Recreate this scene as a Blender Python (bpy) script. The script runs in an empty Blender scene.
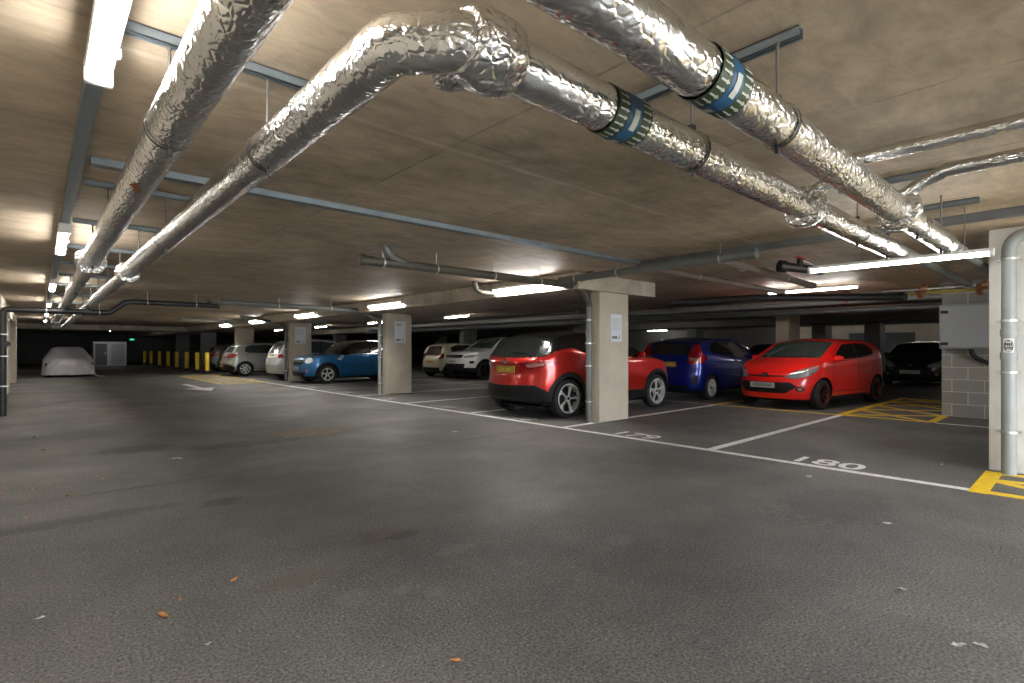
import bpy, bmesh, math, random
from mathutils import Vector, Matrix, noise
from mathutils.bvhtree import BVHTree
from mathutils.geometry import delaunay_2d_cdt
random.seed(7)
SC = bpy.context.scene
COL = SC.collection
PI = math.pi
H = 2.46          # underside of the slab
EYE = 1.25

# ------------------------------------------------------------------ materials
def new_mat(name):
    m = bpy.data.materials.new(name); m.use_nodes = True
    nt = m.node_tree
    return m, nt, nt.nodes['Principled BSDF']

def pmat(name, col, rough=.5, metal=0., coat=0., emit=None, estr=0., bump=0., bscale=40., var=0., vscale=6., spec=.5, trans=0.):
    m, nt, b = new_mat(name)
    b.inputs['Base Color'].default_value = (*col, 1)
    b.inputs['Roughness'].default_value = rough
    b.inputs['Metallic'].default_value = metal
    b.inputs['Specular IOR Level'].default_value = spec
    if coat:
        b.inputs['Coat Weight'].default_value = coat
        b.inputs['Coat Roughness'].default_value = .04
    if emit:
        b.inputs['Emission Color'].default_value = (*emit, 1)
        b.inputs['Emission Strength'].default_value = estr
    if trans:
        b.inputs['Transmission Weight'].default_value = trans
    if var or bump:
        tc = nt.nodes.new('ShaderNodeTexCoord')
        if var:
            n = nt.nodes.new('ShaderNodeTexNoise'); n.inputs['Scale'].default_value = vscale
            n.inputs['Detail'].default_value = 6
            nt.links.new(tc.outputs['Object'], n.inputs['Vector'])
            r = nt.nodes.new('ShaderNodeValToRGB')
            r.color_ramp.elements[0].position = .3; r.color_ramp.elements[1].position = .7
            r.color_ramp.elements[0].color = (*[c*(1-var) for c in col], 1)
            r.color_ramp.elements[1].color = (*[min(1, c*(1+var)) for c in col], 1)
            nt.links.new(n.outputs['Fac'], r.inputs['Fac'])
            nt.links.new(r.outputs['Color'], b.inputs['Base Color'])
        if bump:
            n = nt.nodes.new('ShaderNodeTexNoise'); n.inputs['Scale'].default_value = bscale
            n.inputs['Detail'].default_value = 5
            nt.links.new(tc.outputs['Object'], n.inputs['Vector'])
            bp = nt.nodes.new('ShaderNodeBump'); bp.inputs['Strength'].default_value = bump
            bp.inputs['Distance'].default_value = .01
            nt.links.new(n.outputs['Fac'], bp.inputs['Height'])
            nt.links.new(bp.outputs['Normal'], b.inputs['Normal'])
    return m

class NB:
    """tiny node-building helper"""
    def __init__(s, nt): s.nt = nt
    def n(s, t, **kw):
        x = s.nt.nodes.new(t)
        for k, v in kw.items():
            if k in x.bl_rna.properties.keys(): setattr(x, k, v)
            else: x.inputs[k.replace('_', ' ')].default_value = v
        return x
    def l(s, a, b): s.nt.links.new(a, b)
    def math(s, op, a, b=0., clamp=False):
        x = s.nt.nodes.new('ShaderNodeMath'); x.operation = op; x.use_clamp = clamp
        for i, v in enumerate((a, b)):
            if isinstance(v, (int, float)): x.inputs[i].default_value = v
            else: s.l(v, x.inputs[i])
        return x.outputs[0]
    def mix(s, f, a, b, blend='MIX'):
        x = s.nt.nodes.new('ShaderNodeMix'); x.data_type = 'RGBA'; x.blend_type = blend
        for i, v in ((0, f), (6, a), (7, b)):
            if isinstance(v, (int, float)): x.inputs[i].default_value = v
            elif isinstance(v, tuple): x.inputs[i].default_value = (*v, 1)
            else: s.l(v, x.inputs[i])
        return x.outputs[2]
    def ramp(s, f, p0, p1, c0=(0, 0, 0), c1=(1, 1, 1)):
        x = s.nt.nodes.new('ShaderNodeValToRGB')
        x.color_ramp.elements[0].position = p0; x.color_ramp.elements[1].position = p1
        x.color_ramp.elements[0].color = (*c0, 1); x.color_ramp.elements[1].color = (*c1, 1)
        s.l(f, x.inputs[0]); return x.outputs[0]
    def noise(s, vec, scale, detail=4, rough=.5, dist=0.):
        x = s.nt.nodes.new('ShaderNodeTexNoise')
        x.inputs['Scale'].default_value = scale; x.inputs['Detail'].default_value = detail
        x.inputs['Roughness'].default_value = rough; x.inputs['Distortion'].default_value = dist
        s.l(vec, x.inputs['Vector']); return x.outputs['Fac']
    def mapv(s, vec, sc=(1, 1, 1), rot=(0, 0, 0), loc=(0, 0, 0)):
        x = s.nt.nodes.new('ShaderNodeMapping')
        x.inputs['Scale'].default_value = sc; x.inputs['Rotation'].default_value = rot; x.inputs['Location'].default_value = loc
        s.l(vec, x.inputs['Vector']); return x.outputs['Vector']

def asphalt_mat():
    m, nt, b = new_mat('asphalt'); k = NB(nt)
    P = nt.nodes.new('ShaderNodeNewGeometry').outputs['Position']
    sx = nt.nodes.new('ShaderNodeSeparateXYZ'); k.l(P, sx.inputs[0])
    big = k.noise(P, .55, 6, .6, .4)
    c = k.mix(k.ramp(big, .3, .72), (.082, .082, .084), (.155, .153, .148))
    mid = k.noise(P, 2.6, 5, .6)
    c = k.mix(.5, c, k.ramp(mid, .3, .75, (.36, .36, .36), (.66, .64, .61)), 'OVERLAY')
    fine = k.noise(P, 75, 3, .75)
    c = k.mix(1., c, k.ramp(fine, .34, .66, (.12, .12, .12), (.92, .91, .89)), 'OVERLAY')
    v = k.n('ShaderNodeTexVoronoi', Scale=55.); k.l(P, v.inputs['Vector'])
    chip = k.math('MULTIPLY', k.math('LESS_THAN', v.outputs['Distance'], .24), k.math('GREATER_THAN', k.noise(P, 45, 2), .54))
    c = k.mix(k.math('MULTIPLY', chip, .75), c, (.30, .295, .28))
    # brown dust patches and a few oil stains
    br = k.ramp(k.noise(P, .9, 6, .65, .6), .56, .74)
    c = k.mix(k.math('MULTIPLY', br, .33), c, (.17, .14, .105))
    def blob(cx, cy, rx, ry, col, amt, ang=0.):
        nonlocal c
        q = k.mapv(P, (1, 1, 0), loc=(0, 0, 0))
        s = nt.nodes.new('ShaderNodeVectorMath'); s.operation = 'SUBTRACT'; k.l(q, s.inputs[0]); s.inputs[1].default_value = (cx, cy, 0)
        q = k.mapv(s.outputs[0], (1/rx, 1/ry, 1), (0, 0, ang))
        ln = nt.nodes.new('ShaderNodeVectorMath'); ln.operation = 'LENGTH'; k.l(q, ln.inputs[0])
        d = k.math('ADD', ln.outputs['Value'], k.math('MULTIPLY', k.math('SUBTRACT', k.noise(P, 12, 6, .7), .5), 2.6))
        f = k.math('MULTIPLY', k.math('MULTIPLY', k.math('SUBTRACT', 1.35, d, True), 2.5, True), amt)
        c = k.mix(f, c, col)
    for st in STAINS: blob(*st)
    # day joint across the aisle
    wob = k.math('MULTIPLY', k.math('SUBTRACT', k.noise(P, 1.3, 4), .5), .12)
    d = k.math('ABSOLUTE', k.math('SUBTRACT', k.math('ADD', sx.outputs['Y'], wob), 5.74))
    jn = k.math('MULTIPLY', k.math('SUBTRACT', 1., k.math('MULTIPLY', d, 22.), True), k.ramp(k.noise(P, 2., 3), .35, .6))
    inx = k.math('LESS_THAN', sx.outputs['X'], 6.0)
    c = k.mix(k.math('MULTIPLY', k.math('MULTIPLY', jn, inx), .75), c, (.02, .02, .021))
    k.l(c, b.inputs['Base Color'])
    k.l(k.ramp(k.noise(P, .8, 3), .3, .8, (.5, .5, .5), (.78, .78, .78)), b.inputs['Roughness'])
    bp = nt.nodes.new('ShaderNodeBump'); bp.inputs['Strength'].default_value = .55; bp.inputs['Distance'].default_value = .006
    k.l(fine, bp.inputs['Height']); k.l(bp.outputs['Normal'], b.inputs['Normal'])
    return m

def soffit_mat(name='plywood_cast_concrete', base=(.455, .38, .285), joints=True):
    m, nt, b = new_mat(name); k = NB(nt)
    P = nt.nodes.new('ShaderNodeNewGeometry').outputs['Position']
    sx = nt.nodes.new('ShaderNodeSeparateXYZ'); k.l(P, sx.inputs[0])
    dk = tuple(x*.66 for x in base); lt = tuple(min(1, x*1.3) for x in base)
    c = k.mix(k.ramp(k.noise(P, .7, 6, .6, .5), .3, .72), dk, lt)
    g = k.noise(k.mapv(P, (1.1, 4.5, 4)), 2.0, 7, .7, 1.2)
    c = k.mix(.36, c, k.ramp(g, .28, .75, (.32, .30, .29), (.68, .67, .66)), 'OVERLAY')
    rs = k.ramp(k.noise(k.mapv(P, (1, 1.6, 1)), 1.5, 7, .7, .8), .58, .8)
    c = k.mix(k.math('MULTIPLY', rs, .38), c, (.36, .20, .10))
    sc = k.ramp(k.noise(k.mapv(P, (1.2, 14., 1), (0, 0, .35)), 2.1, 4, .7, 1.), .68, .78)
    c = k.mix(k.math('MULTIPLY', sc, .45), c, (.10, .075, .06))
    mo = k.noise(k.mapv(P, (1, 1.7, 1)), 3.6, 7, .7, .4)
    c = k.mix(.8, c, k.ramp(mo, .3, .72, (.34, .33, .33), (.66, .65, .63)), 'OVERLAY')
    if joints:
        dr = k.math('ABSOLUTE', k.math('SUBTRACT', sx.outputs['Y'], 2.62))
        rf = k.math('SUBTRACT', 1., k.math('DIVIDE', dr, .035), True)
        c = k.mix(k.math('MULTIPLY', rf, k.ramp(k.noise(P, 4, 4), .3, .6, (.2, .2, .2), (.75, .75, .75))), c, (.55, .49, .42))
        def joint(axis, period, off, amt, w):
            nonlocal c
            wb = k.math('MULTIPLY', k.math('SUBTRACT', k.noise(P, 3., 3), .5), .02)
            t = k.math('FRACT', k.math('DIVIDE', k.math('ADD', k.math('SUBTRACT', sx.outputs[axis], off-100*period), wb), period))
            d = k.math('MINIMUM', t, k.math('SUBTRACT', 1., t))
            f = k.math('SUBTRACT', 1., k.math('MULTIPLY', d, period/w), True)
            c = k.mix(k.math('MULTIPLY', k.math('MULTIPLY', f, amt), k.ramp(k.noise(P, 2.3, 3), .36, .6)), c, (.09, .07, .055))
        joint('X', 1.22, .62, .75, .011)
        joint('Y', 2.44, .02, .65, .012)
    k.l(c, b.inputs['Base Color']); b.inputs['Roughness'].default_value = .62
    bp = nt.nodes.new('ShaderNodeBump'); bp.inputs['Strength'].default_value = .25; bp.inputs['Distance'].default_value = .01
    k.l(g, bp.inputs['Height']); k.l(bp.outputs['Normal'], b.inputs['Normal'])
    return m

def foil_mat(name='crinkled_foil', tint=(.80, .80, .79), axis='Y', strength=.75):
    m, nt, b = new_mat(name); k = NB(nt)
    P = nt.nodes.new('ShaderNodeNewGeometry').outputs['Position']
    b.inputs['Metallic'].default_value = 1.
    c = k.mix(k.ramp(k.noise(P, 3., 5, .6), .3, .7), tuple(x*.82 for x in tint), tint)
    k.l(c, b.inputs['Base Color'])
    st = (1.25, .8, 1.25) if axis == 'Y' else (.8, 1.25, 1.25)
    q = k.mapv(P, st, (0, 0, .3))
    def ridge(scale, det, dist=0.):
        x = nt.nodes.new('ShaderNodeTexNoise'); x.noise_type = 'RIDGED_MULTIFRACTAL'; x.normalize = True
        x.inputs['Scale'].default_value = scale; x.inputs['Detail'].default_value = det; x.inputs['Distortion'].default_value = dist
        x.inputs['Roughness'].default_value = .6
        k.l(q, x.inputs['Vector']); return x.outputs['Fac']
    gate = k.ramp(k.noise(P, 3.2, 3, .6), .36, .62, (.25, .25, .25), (1, 1, 1))
    h = k.math('ADD', k.math('MULTIPLY', ridge(13, 3, .5), 1.), k.math('MULTIPLY', k.math('MULTIPLY', ridge(34, 4, .8), gate), .55))
    v2 = k.n('ShaderNodeTexVoronoi', Scale=26.); v2.feature = 'DISTANCE_TO_EDGE'; k.l(q, v2.inputs['Vector'])
    h = k.math('ADD', h, k.math('MULTIPLY', k.math('MULTIPLY', k.ramp(v2.outputs['Distance'], 0, .2), gate), .28))
    bp = nt.nodes.new('ShaderNodeBump'); bp.inputs['Strength'].default_value = strength; bp.inputs['Distance'].default_value = .012
    k.l(h, bp.inputs['Height']); k.l(bp.outputs['Normal'], b.inputs['Normal'])
    k.l(k.ramp(k.noise(P, 9, 3), .3, .7, (.13, .13, .13), (.27, .27, .27)), b.inputs['Roughness'])
    return m

def concrete_mat(name, base, stain=.5):
    m, nt, b = new_mat(name); k = NB(nt)
    P = nt.nodes.new('ShaderNodeNewGeometry').outputs['Position']
    c = k.mix(k.ramp(k.noise(P, 1.6, 6, .6, .3), .3, .7), tuple(x*.84 for x in base), tuple(min(1, x*1.12) for x in base))
    c = k.mix(k.math('MULTIPLY', k.ramp(k.noise(P, 5., 5, .7, .6), .60, .75), stain*.6), c, tuple(x*.5 for x in base))
    k.l(c, b.inputs['Base Color']); b.inputs['Roughness'].default_value = .75
    bp = nt.nodes.new('ShaderNodeBump'); bp.inputs['Strength'].default_value = .25; bp.inputs['Distance'].default_value = .006
    k.l(k.noise(P, 40, 5, .6), bp.inputs['Height']); k.l(bp.outputs['Normal'], b.inputs['Normal'])
    return m

def block_mat():
    m, nt, b = new_mat('blockwork'); k = NB(nt)
    P = nt.nodes.new('ShaderNodeNewGeometry').outputs['Position']
    sx = nt.nodes.new('ShaderNodeSeparateXYZ'); k.l(P, sx.inputs[0])
    cb = nt.nodes.new('ShaderNodeCombineXYZ')
    k.l(k.math('ADD', sx.outputs['Y'], sx.outputs['X']), cb.inputs[0]); k.l(sx.outputs['Z'], cb.inputs[1])
    br = nt.nodes.new('ShaderNodeTexBrick')
    br.inputs['Scale'].default_value = 1.; br.inputs['Brick Width'].default_value = .45; br.inputs['Row Height'].default_value = .225
    br.inputs['Mortar Size'].default_value = .007
    br.inputs['Color1'].default_value = (.30, .285, .26, 1); br.inputs['Color2'].default_value = (.235, .225, .205, 1)
    br.inputs['Mortar'].default_value = (.50, .475, .43, 1)
    k.l(cb.outputs[0], br.inputs['Vector'])
    c = k.mix(.6, br.outputs['Color'], k.ramp(k.noise(P, 60, 4), .3, .7, (.38, .38, .38), (.64, .64, .64)), 'OVERLAY')
    k.l(c, b.inputs['Base Color']); b.inputs['Roughness'].default_value = .85
    return m

def gpt(px, py, z=0.):
    """point at height z seen at the given place of the photograph (used to measure positions)"""
    c, s = math.cos(math.radians(42)), math.sin(math.radians(42))
    d = 525*(EYE-z)/(py-348); sx = (px-512)/525
    return Vector((d*(s+sx*c), d*(c-sx*s), z))

def _st(px, py, rx, ry, col, amt, ang=0):
    p = gpt(px, py); return (p.x, p.y, rx, ry, col, amt, ang)
DK = (.022, .022, .023); LT = (.20, .195, .185); BRN = (.11, .075, .05)
STAINS = [_st(252, 443, .55, .22, DK, .75, .4), _st(137, 449, .35, .25, DK, .6), _st(303, 434, .75, .45, (.09, .07, .055), .5),
          _st(221, 502, .13, .10, DK, .6), _st(78, 520, .5, .10, DK, .4, .3), _st(298, 579, .16, .09, BRN, .4, .5),
          _st(352, 598, .07, .08, LT, .3), _st(402, 590, .05, .04, LT, .35), _st(434, 592, .05, .04, LT, .4), _st(455, 550, .12, .05, LT, .25, .6),
          _st(385, 535, .13, .1, BRN, .6), _st(403, 535, .1, .06, DK, .5), _st(340, 560, .25, .12, LT, .15),
          _st(835, 505, .5, .3, DK, .35), _st(790, 455, .5, .35, DK, .45), _st(900, 444, .35, .3, (.12, .09, .07), .5),
          _st(620, 540, .1, .08, LT, .35), _st(500, 470, .9, .5, DK, .25), _st(720, 560, 1., .5, DK, .2)]

M = {}
M['asphalt'] = asphalt_mat()
M['soffit'] = soffit_mat()
M['band'] = soffit_mat('downstand_concrete', (.47, .42, .35), False)
M['foilY'] = foil_mat('crinkled_foil', axis='Y')
M['foilX'] = foil_mat('crinkled_foil_cross', axis='X')
M['foil_rough'] = foil_mat('scrunched_foil', strength=1.)
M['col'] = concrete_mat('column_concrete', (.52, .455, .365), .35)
M['col_shade'] = concrete_mat('shaded_concrete', (.16, .155, .15), .4)  # darkened copy of the concrete: shade of unlit areas put into the colour
M['wallc'] = concrete_mat('wall_concrete', (.56, .50, .41), .5)
M['white_plaster'] = concrete_mat('white_painted_concrete', (.70, .69, .66), .15)
M['block'] = block_mat()
M['galv'] = pmat('galvanised_steel', (.20, .235, .26), .5, .5, bump=.1, var=.12, vscale=8)
M['galv_dull'] = pmat('dull_steel', (.14, .15, .155), .5, .5, var=.15)
M['rod'] = pmat('threaded_rod', (.20, .19, .18), .45, .8)
M['zinc'] = pmat('zinc_clip', (.62, .62, .60), .35, .8)
M['tube'] = pmat('lit_tube', (1, 1, 1), .4, emit=(1., .97, .91), estr=13.)
M['tube_cool'] = pmat('lit_bay_tube', (1, 1, 1), .4, emit=(1., .975, .93), estr=21.)
M['lampbody'] = pmat('lamp_housing', (.72, .72, .70), .4)
M['olive'] = pmat('olive_plastic_pipe', (.085, .078, .062), .45, bump=.06, var=.15)
M['greypipe'] = pmat('grey_plastic_pipe', (.145, .15, .142), .42, var=.12)
M['lightpipe'] = pmat('light_grey_plastic', (.29, .31, .305), .42, var=.06)
M['blackpipe'] = pmat('black_plastic_pipe', (.018, .018, .02), .35)
M['black'] = pmat('black_plastic', (.012, .012, .013), .45)
M['brownpipe'] = pmat('brown_grey_pipe', (.17, .13, .11), .5, var=.2)
M['copper'] = pmat('copper', (.60, .30, .18), .35, .85)
M['yellowtape'] = pmat('yellow_tape', (.60, .50, .10), .5)
M['redtag'] = pmat('red_handle', (.50, .03, .02), .4)
M['white_paint'] = pmat('white_road_paint', (.80, .80, .78), .6, var=.22, vscale=22)
M['white_worn'] = pmat('worn_white_paint', (.46, .46, .45), .7, var=.45, vscale=26)
M['yellow_paint'] = pmat('yellow_road_paint', (.88, .58, .015), .55, var=.15, vscale=20)
M['yellow_worn'] = pmat('worn_yellow_paint', (.55, .40, .05), .65, var=.35, vscale=18)
M['poster'] = pmat('notice_paper', (.66, .69, .72), .5)
M['ink'] = pmat('ink', (.03, .03, .035), .6)
M['ink_grey'] = pmat('grey_print', (.40, .43, .46), .6)
M['cabinet'] = pmat('cabinet_grey', (.34, .355, .365), .4)
M['cabinet_edge'] = pmat('cabinet_edge', (.28, .295, .30), .45)
M['bollard'] = pmat('bollard_yellow', (.80, .55, .02), .4)
M['leaf'] = pmat('dry_leaf', (.50, .22, .07), .7)
M['scrap'] = pmat('paper_litter', (.55, .55, .53), .7)
M['iron'] = pmat('cast_iron', (.17, .135, .09), .6, bump=.4, bscale=60, var=.3, vscale=20)
M['cover'] = pmat('car_cover_cloth', (.46, .45, .48), .7, var=.1)
M['white_shed'] = pmat('white_shed', (.62, .64, .63), .5)
M['shed_dark'] = pmat('louvre_dark', (.10, .12, .115), .5)
M['exit'] = pmat('green_exit_sign', (.02, .35, .16), .5, emit=(.05, .8, .4), estr=.25)
M['band_green'] = pmat('green_band', (.022, .042, .014), .5)
M['band_blue'] = pmat('blue_band', (.010, .070, .15), .45)
M['band_white'] = pmat('white_band_print', (.42, .44, .40), .5)
# car materials
def paint(name, col, metal=.25, rough=.32): return pmat(name, col, rough, metal, coat=1.)
M['glass'] = pmat('tinted_car_glass', (.010, .013, .013), .04, coat=1., spec=.8)
M['glass_light'] = pmat('clear_car_glass', (.035, .06, .055), .05, coat=1., spec=.8)
M['tyre'] = pmat('tyre_rubber', (.012, .012, .012), .8)
M['alloy'] = pmat('silver_alloy', (.75, .75, .75), .35, .5)
M['alloy_dark'] = pmat('dark_alloy', (.025, .024, .024), .4, .7)
M['trim'] = pmat('black_car_trim', (.009, .009, .010), .6, spec=.3)
M['chrome'] = pmat('chrome', (.75, .75, .75), .15, 1.)
M['lens'] = pmat('headlamp_lens', (.42, .44, .46), .12, .5, coat=1.)
M['lens_white'] = pmat('pale_headlamp_lens', (.82, .85, .88), .2, 0., coat=.5)
M['redlens'] = pmat('red_lamp_lens', (.28, .006, .012), .15, .1, coat=1.)
M['clearlens'] = pmat('clear_lamp_lens', (.42, .20, .18), .15, .1, coat=1.)
M['plate_y'] = pmat('yellow_number_plate', (.42, .26, .025), .4)
M['plate_w'] = pmat('white_number_plate', (.50, .50, .47), .4)
M['plate_blur'] = pmat('number_plate_band', (.30, .30, .28), .5)
M['redrim'] = pmat('red_rim_edge', (.16, .012, .012), .5)

# ------------------------------------------------------------------ mesh helpers
class MB:
    def __init__(s): s.v = []; s.f = []; s.m = []
    def add(s, vs, fs, mi=0):
        o = len(s.v); s.v += [Vector(p) for p in vs]
        s.f += [tuple(i+o for i in f) for f in fs]; s.m += [mi]*len(fs); return s
    def box(s, a, b, mi=0, bev=0.):
        x0, y0, z0 = a; x1, y1, z1 = b
        if bev <= 0:
            return s.add([(x0, y0, z0), (x1, y0, z0), (x1, y1, z0), (x0, y1, z0), (x0, y0, z1), (x1, y0, z1), (x1, y1, z1), (x0, y1, z1)],
                         [(0, 3, 2, 1), (4, 5, 6, 7), (0, 1, 5, 4), (1, 2, 6, 5), (2, 3, 7, 6), (3, 0, 4, 7)], mi)
        bm = bmesh.new(); bmesh.ops.create_cube(bm, size=1)
        for v in bm.verts: v.co = Vector(((x0+x1)/2+v.co.x*(x1-x0), (y0+y1)/2+v.co.y*(y1-y0), (z0+z1)/2+v.co.z*(z1-z0)))
        bmesh.ops.bevel(bm, geom=bm.edges[:], offset=bev, segments=2, affect='EDGES', profile=.5)
        s.bm(bm, mi); return s
    def bm(s, bm, mi=0):
        bm.verts.index_update()
        s.add([v.co.copy() for v in bm.verts], [[v.index for v in f.verts] for f in bm.faces], mi); bm.free()
    def ring(s, rings, mi=0, caps=True, closed=False):
        n = len(rings[0]); vs = [p for r in rings for p in r]; fs = []
        R = len(rings)
        for i in range(R-1 + (1 if closed else 0)):
            a = i*n; b = ((i+1) % R)*n
            for j in range(n):
                fs.append((a+j, a+(j+1) % n, b+(j+1) % n, b+j))
        if caps and not closed:
            fs.append(tuple(range(n))[::-1]); fs.append(tuple((R-1)*n+j for j in range(n)))
        return s.add(vs, fs, mi)
    def tube(s, pts, r, n=16, mi=0, rf=None, caps=True):
        pts = [Vector(p) for p in pts]; rings = []
        d0 = (pts[1]-pts[0]).normalized()
        u = d0.orthogonal().normalized() if abs(d0.z) > .99 else d0.cross(Vector((0, 0, 1))).normalized()
        for i, p in enumerate(pts):
            if i == 0: d = (pts[1]-pts[0])
            elif i == len(pts)-1: d = pts[-1]-pts[-2]
            else: d = (pts[i+1]-p).normalized()+(p-pts[i-1]).normalized()
            d.normalize(); u = (u-d*u.dot(d)).normalized(); w = d.cross(u)
            rr = r(i) if callable(r) else r
            ring = []
            for j in range(n):
                a = 2*PI*j/n; q = rr
                if rf: q = rf(p, a, rr)
                ring.append(p+(u*math.cos(a)+w*math.sin(a))*q)
            rings.append(ring)
        return s.ring(rings, mi, caps)
    def cyl(s, a, b, r, n=16, mi=0, r2=None):
        rr = (r, r if r2 is None else r2)
        return s.tube([a, b], lambda i: rr[i], n, mi)
    def prism(s, poly, z0, z1, mi=0):     # poly in xy
        n = len(poly)
        return s.add([(x, y, z0) for x, y in poly]+[(x, y, z1) for x, y in poly],
                     [tuple(range(n))[::-1], tuple(range(n, 2*n))]+[(i, (i+1) % n, n+(i+1) % n, n+i) for i in range(n)], mi)
    def xf(s, mat):
        s.v = [mat @ p for p in s.v]; return s
    def build(s, name, mats, parent=None, smooth=None, local=False):
        if not isinstance(mats, (list, tuple)): mats = [mats]
        off = Vector((0, 0, 0))
        if parent is None:
            xs = [p.x for p in s.v]; ys = [p.y for p in s.v]; zs = [p.z for p in s.v]
            off = Vector(((min(xs)+max(xs))/2, (min(ys)+max(ys))/2, min(zs)))
        elif not local:
            q = parent
            while q: off += q.location; q = q.parent
        me = bpy.data.meshes.new(name)
        me.from_pydata([p-off for p in s.v], [], s.f); 
        me.polygons.foreach_set('material_index', s.m)
        for m in mats: me.materials.append(m)
        me.update()
        bm = bmesh.new(); bm.from_mesh(me); bmesh.ops.recalc_face_normals(bm, faces=bm.faces[:]); bm.to_mesh(me); bm.free()
        if smooth is not None:
            me.polygons.foreach_set('use_smooth', [True]*len(me.polygons))
            me.set_sharp_from_angle(angle=math.radians(smooth))
        o = bpy.data.objects.new(name, me); COL.objects.link(o)
        if parent is None: o.location = off
        else: o.parent = parent
        return o

def tag(o, label, cat=None, group=None, kind=None):
    if label: o['label'] = label
    if cat: o['category'] = cat
    if group: o['group'] = group
    if kind: o['kind'] = kind
    return o
def empty(name, loc, label, cat, group=None, rz=0.):
    o = bpy.data.objects.new(name, None); COL.objects.link(o)
    o.location = loc; o.rotation_euler = (0, 0, rz); o.empty_display_size = .1
    return tag(o, label, cat, group)
def copy_tree(o, parent=None):
    c = o.copy(); COL.objects.link(c); c.parent = parent
    for ch in list(o.children): copy_tree(ch, c)
    return c
def structure(o): o['kind'] = 'structure'; return o
def bez(p0, p1, p2, n=6):
    p0, p1, p2 = Vector(p0), Vector(p1), Vector(p2)
    return [p0*(1-t)**2+p1*2*t*(1-t)+p2*t*t for t in [i/n for i in range(n+1)]]
ORD = ['nearest', 'second', 'third', 'fourth', 'fifth', 'sixth', 'seventh', 'eighth', 'ninth', 'tenth', 'eleventh', 'twelfth', 'thirteenth', 'fourteenth', 'fifteenth', 'sixteenth']

# ------------------------------------------------------------------ setting
XL, XR, YN, YF = -.62, 33., -4.2, 56.
floor = structure(MB().box((-5.5, YN, -.3), (XR+.3, YF, 0)).build('floor', M['asphalt']))
ceil_ = structure(MB().box((-5.5, YN, H), (XR+.3, YF, H+.3)).build('ceiling', M['soffit']))
# left wall with pilasters (open bay beyond)
lw = MB().box((-5.5, YN-.3, 0), (XL-.22, 26.4, H))
w = structure(lw.build('wall_left', M['wallc']))
pl = MB()
for y in (-1, 14.1, 19.6, 25.9):
    pl.box((XL-.22, y, 0), (XL, y+.8, H), bev=.01)
tag(pl.build('pilaster', M['wallc'], w), 'beige concrete pilasters')
MB().box((XL-.22, 13, 2.16), (XL-.02, 26.4, H)).build('wall_head', M['wallc'], w)
structure(MB().box((-5.8, YN, 0), (-5.5, YF, H)).build('wall_far_left', M['wallc']))
structure(MB().box((-5.5, YF, 0), (XR+.3, YF+.3, H)).build('wall_end', M['col_shade']))
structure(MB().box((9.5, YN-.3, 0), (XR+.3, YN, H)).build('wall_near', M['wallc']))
structure(MB().box((-18, YN-22, -.3), (22, YN, -.001)).build('floor_outside_bounce', M['wallc']))  # unseen, added outside the made-up entrance to bounce skylight onto the ceiling
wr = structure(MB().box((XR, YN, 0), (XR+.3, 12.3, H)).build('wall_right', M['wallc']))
structure(MB().box((XR, 12.3, 0), (XR+.3, YF, H)).build('wall_right_far', M['col_shade']))  # same wall continued, darkened in colour to look unlit
# drop bands
def band(n, a, b, mat='band'):
    structure(MB().box(a, b, bev=.012).build('trim_%d' % n, M[mat]))
band(1, (6.32, 5.46, 2.19), (8.5, 55.9, H-.001))
band(2, (14.35, -4.1, 2.19), (16.4, 55.9, H-.001), 'band')
band(3, (22.4, -4.1, 2.19), (24.4, 55.9, H-.001), 'col_shade')
band(4, (-5.4, 34.8, 2.2), (6.31, 36.6, H-.001))
band(5, (6.32, -4.1, 2.19), (8.5, -1.6, H-.001))

# painted marks belong to the floor
def line(x0, y0, x1, y1, w=.1, mat='white_paint', name='bay_line', z=.002, lab=None):
    d = Vector((x1-x0, y1-y0, 0)).normalized(); n = Vector((-d.y, d.x, 0))*w/2
    a, b = Vector((x0, y0, 0)), Vector((x1, y1, 0))
    o = MB().add([a-n, b-n, b+n, a+n, *(p+Vector((0, 0, z)) for p in (a-n, b-n, b+n, a+n))],
             [(4, 5, 6, 7), (0, 1, 5, 4), (1, 2, 6, 5), (2, 3, 7, 6), (3, 0, 4, 7)]).build(name, M[mat], floor)
    if lab: o['label'] = lab
    return o
BW = 2.43
ys = [3.17+BW*i for i in range(10)]            # bay dividers
line(6.1, .745, 6.1, 22.6, .1, lab='long white line along the front of the bays')
for i, y in enumerate(ys):
    line(6.15, y, 11.05, y, .1, 'white_paint' if i < 5 else 'white_worn')
line(11.1, 5.65, 11.1, 30, .09, 'white_worn')
line(11.1, 1.78, 11.1, -6, .09, 'white_paint')
line(11.1, 3.17, 11.1, 5.6, .09, 'yellow_paint', 'yellow_line')
line(11.15, 5.6, 15.9, 5.6, .1, 'yellow_paint', 'yellow_line')
line(11.15, 3.2, 16, 3.2, .13, 'yellow_paint', 'yellow_line')
for y in ys[2:]: line(11.15, y, 15.9, y, .09, 'white_worn')
for i in range(1, 10): line(21, 3.17+BW*i, 26, 3.17+BW*i, .09, 'white_worn')
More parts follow.
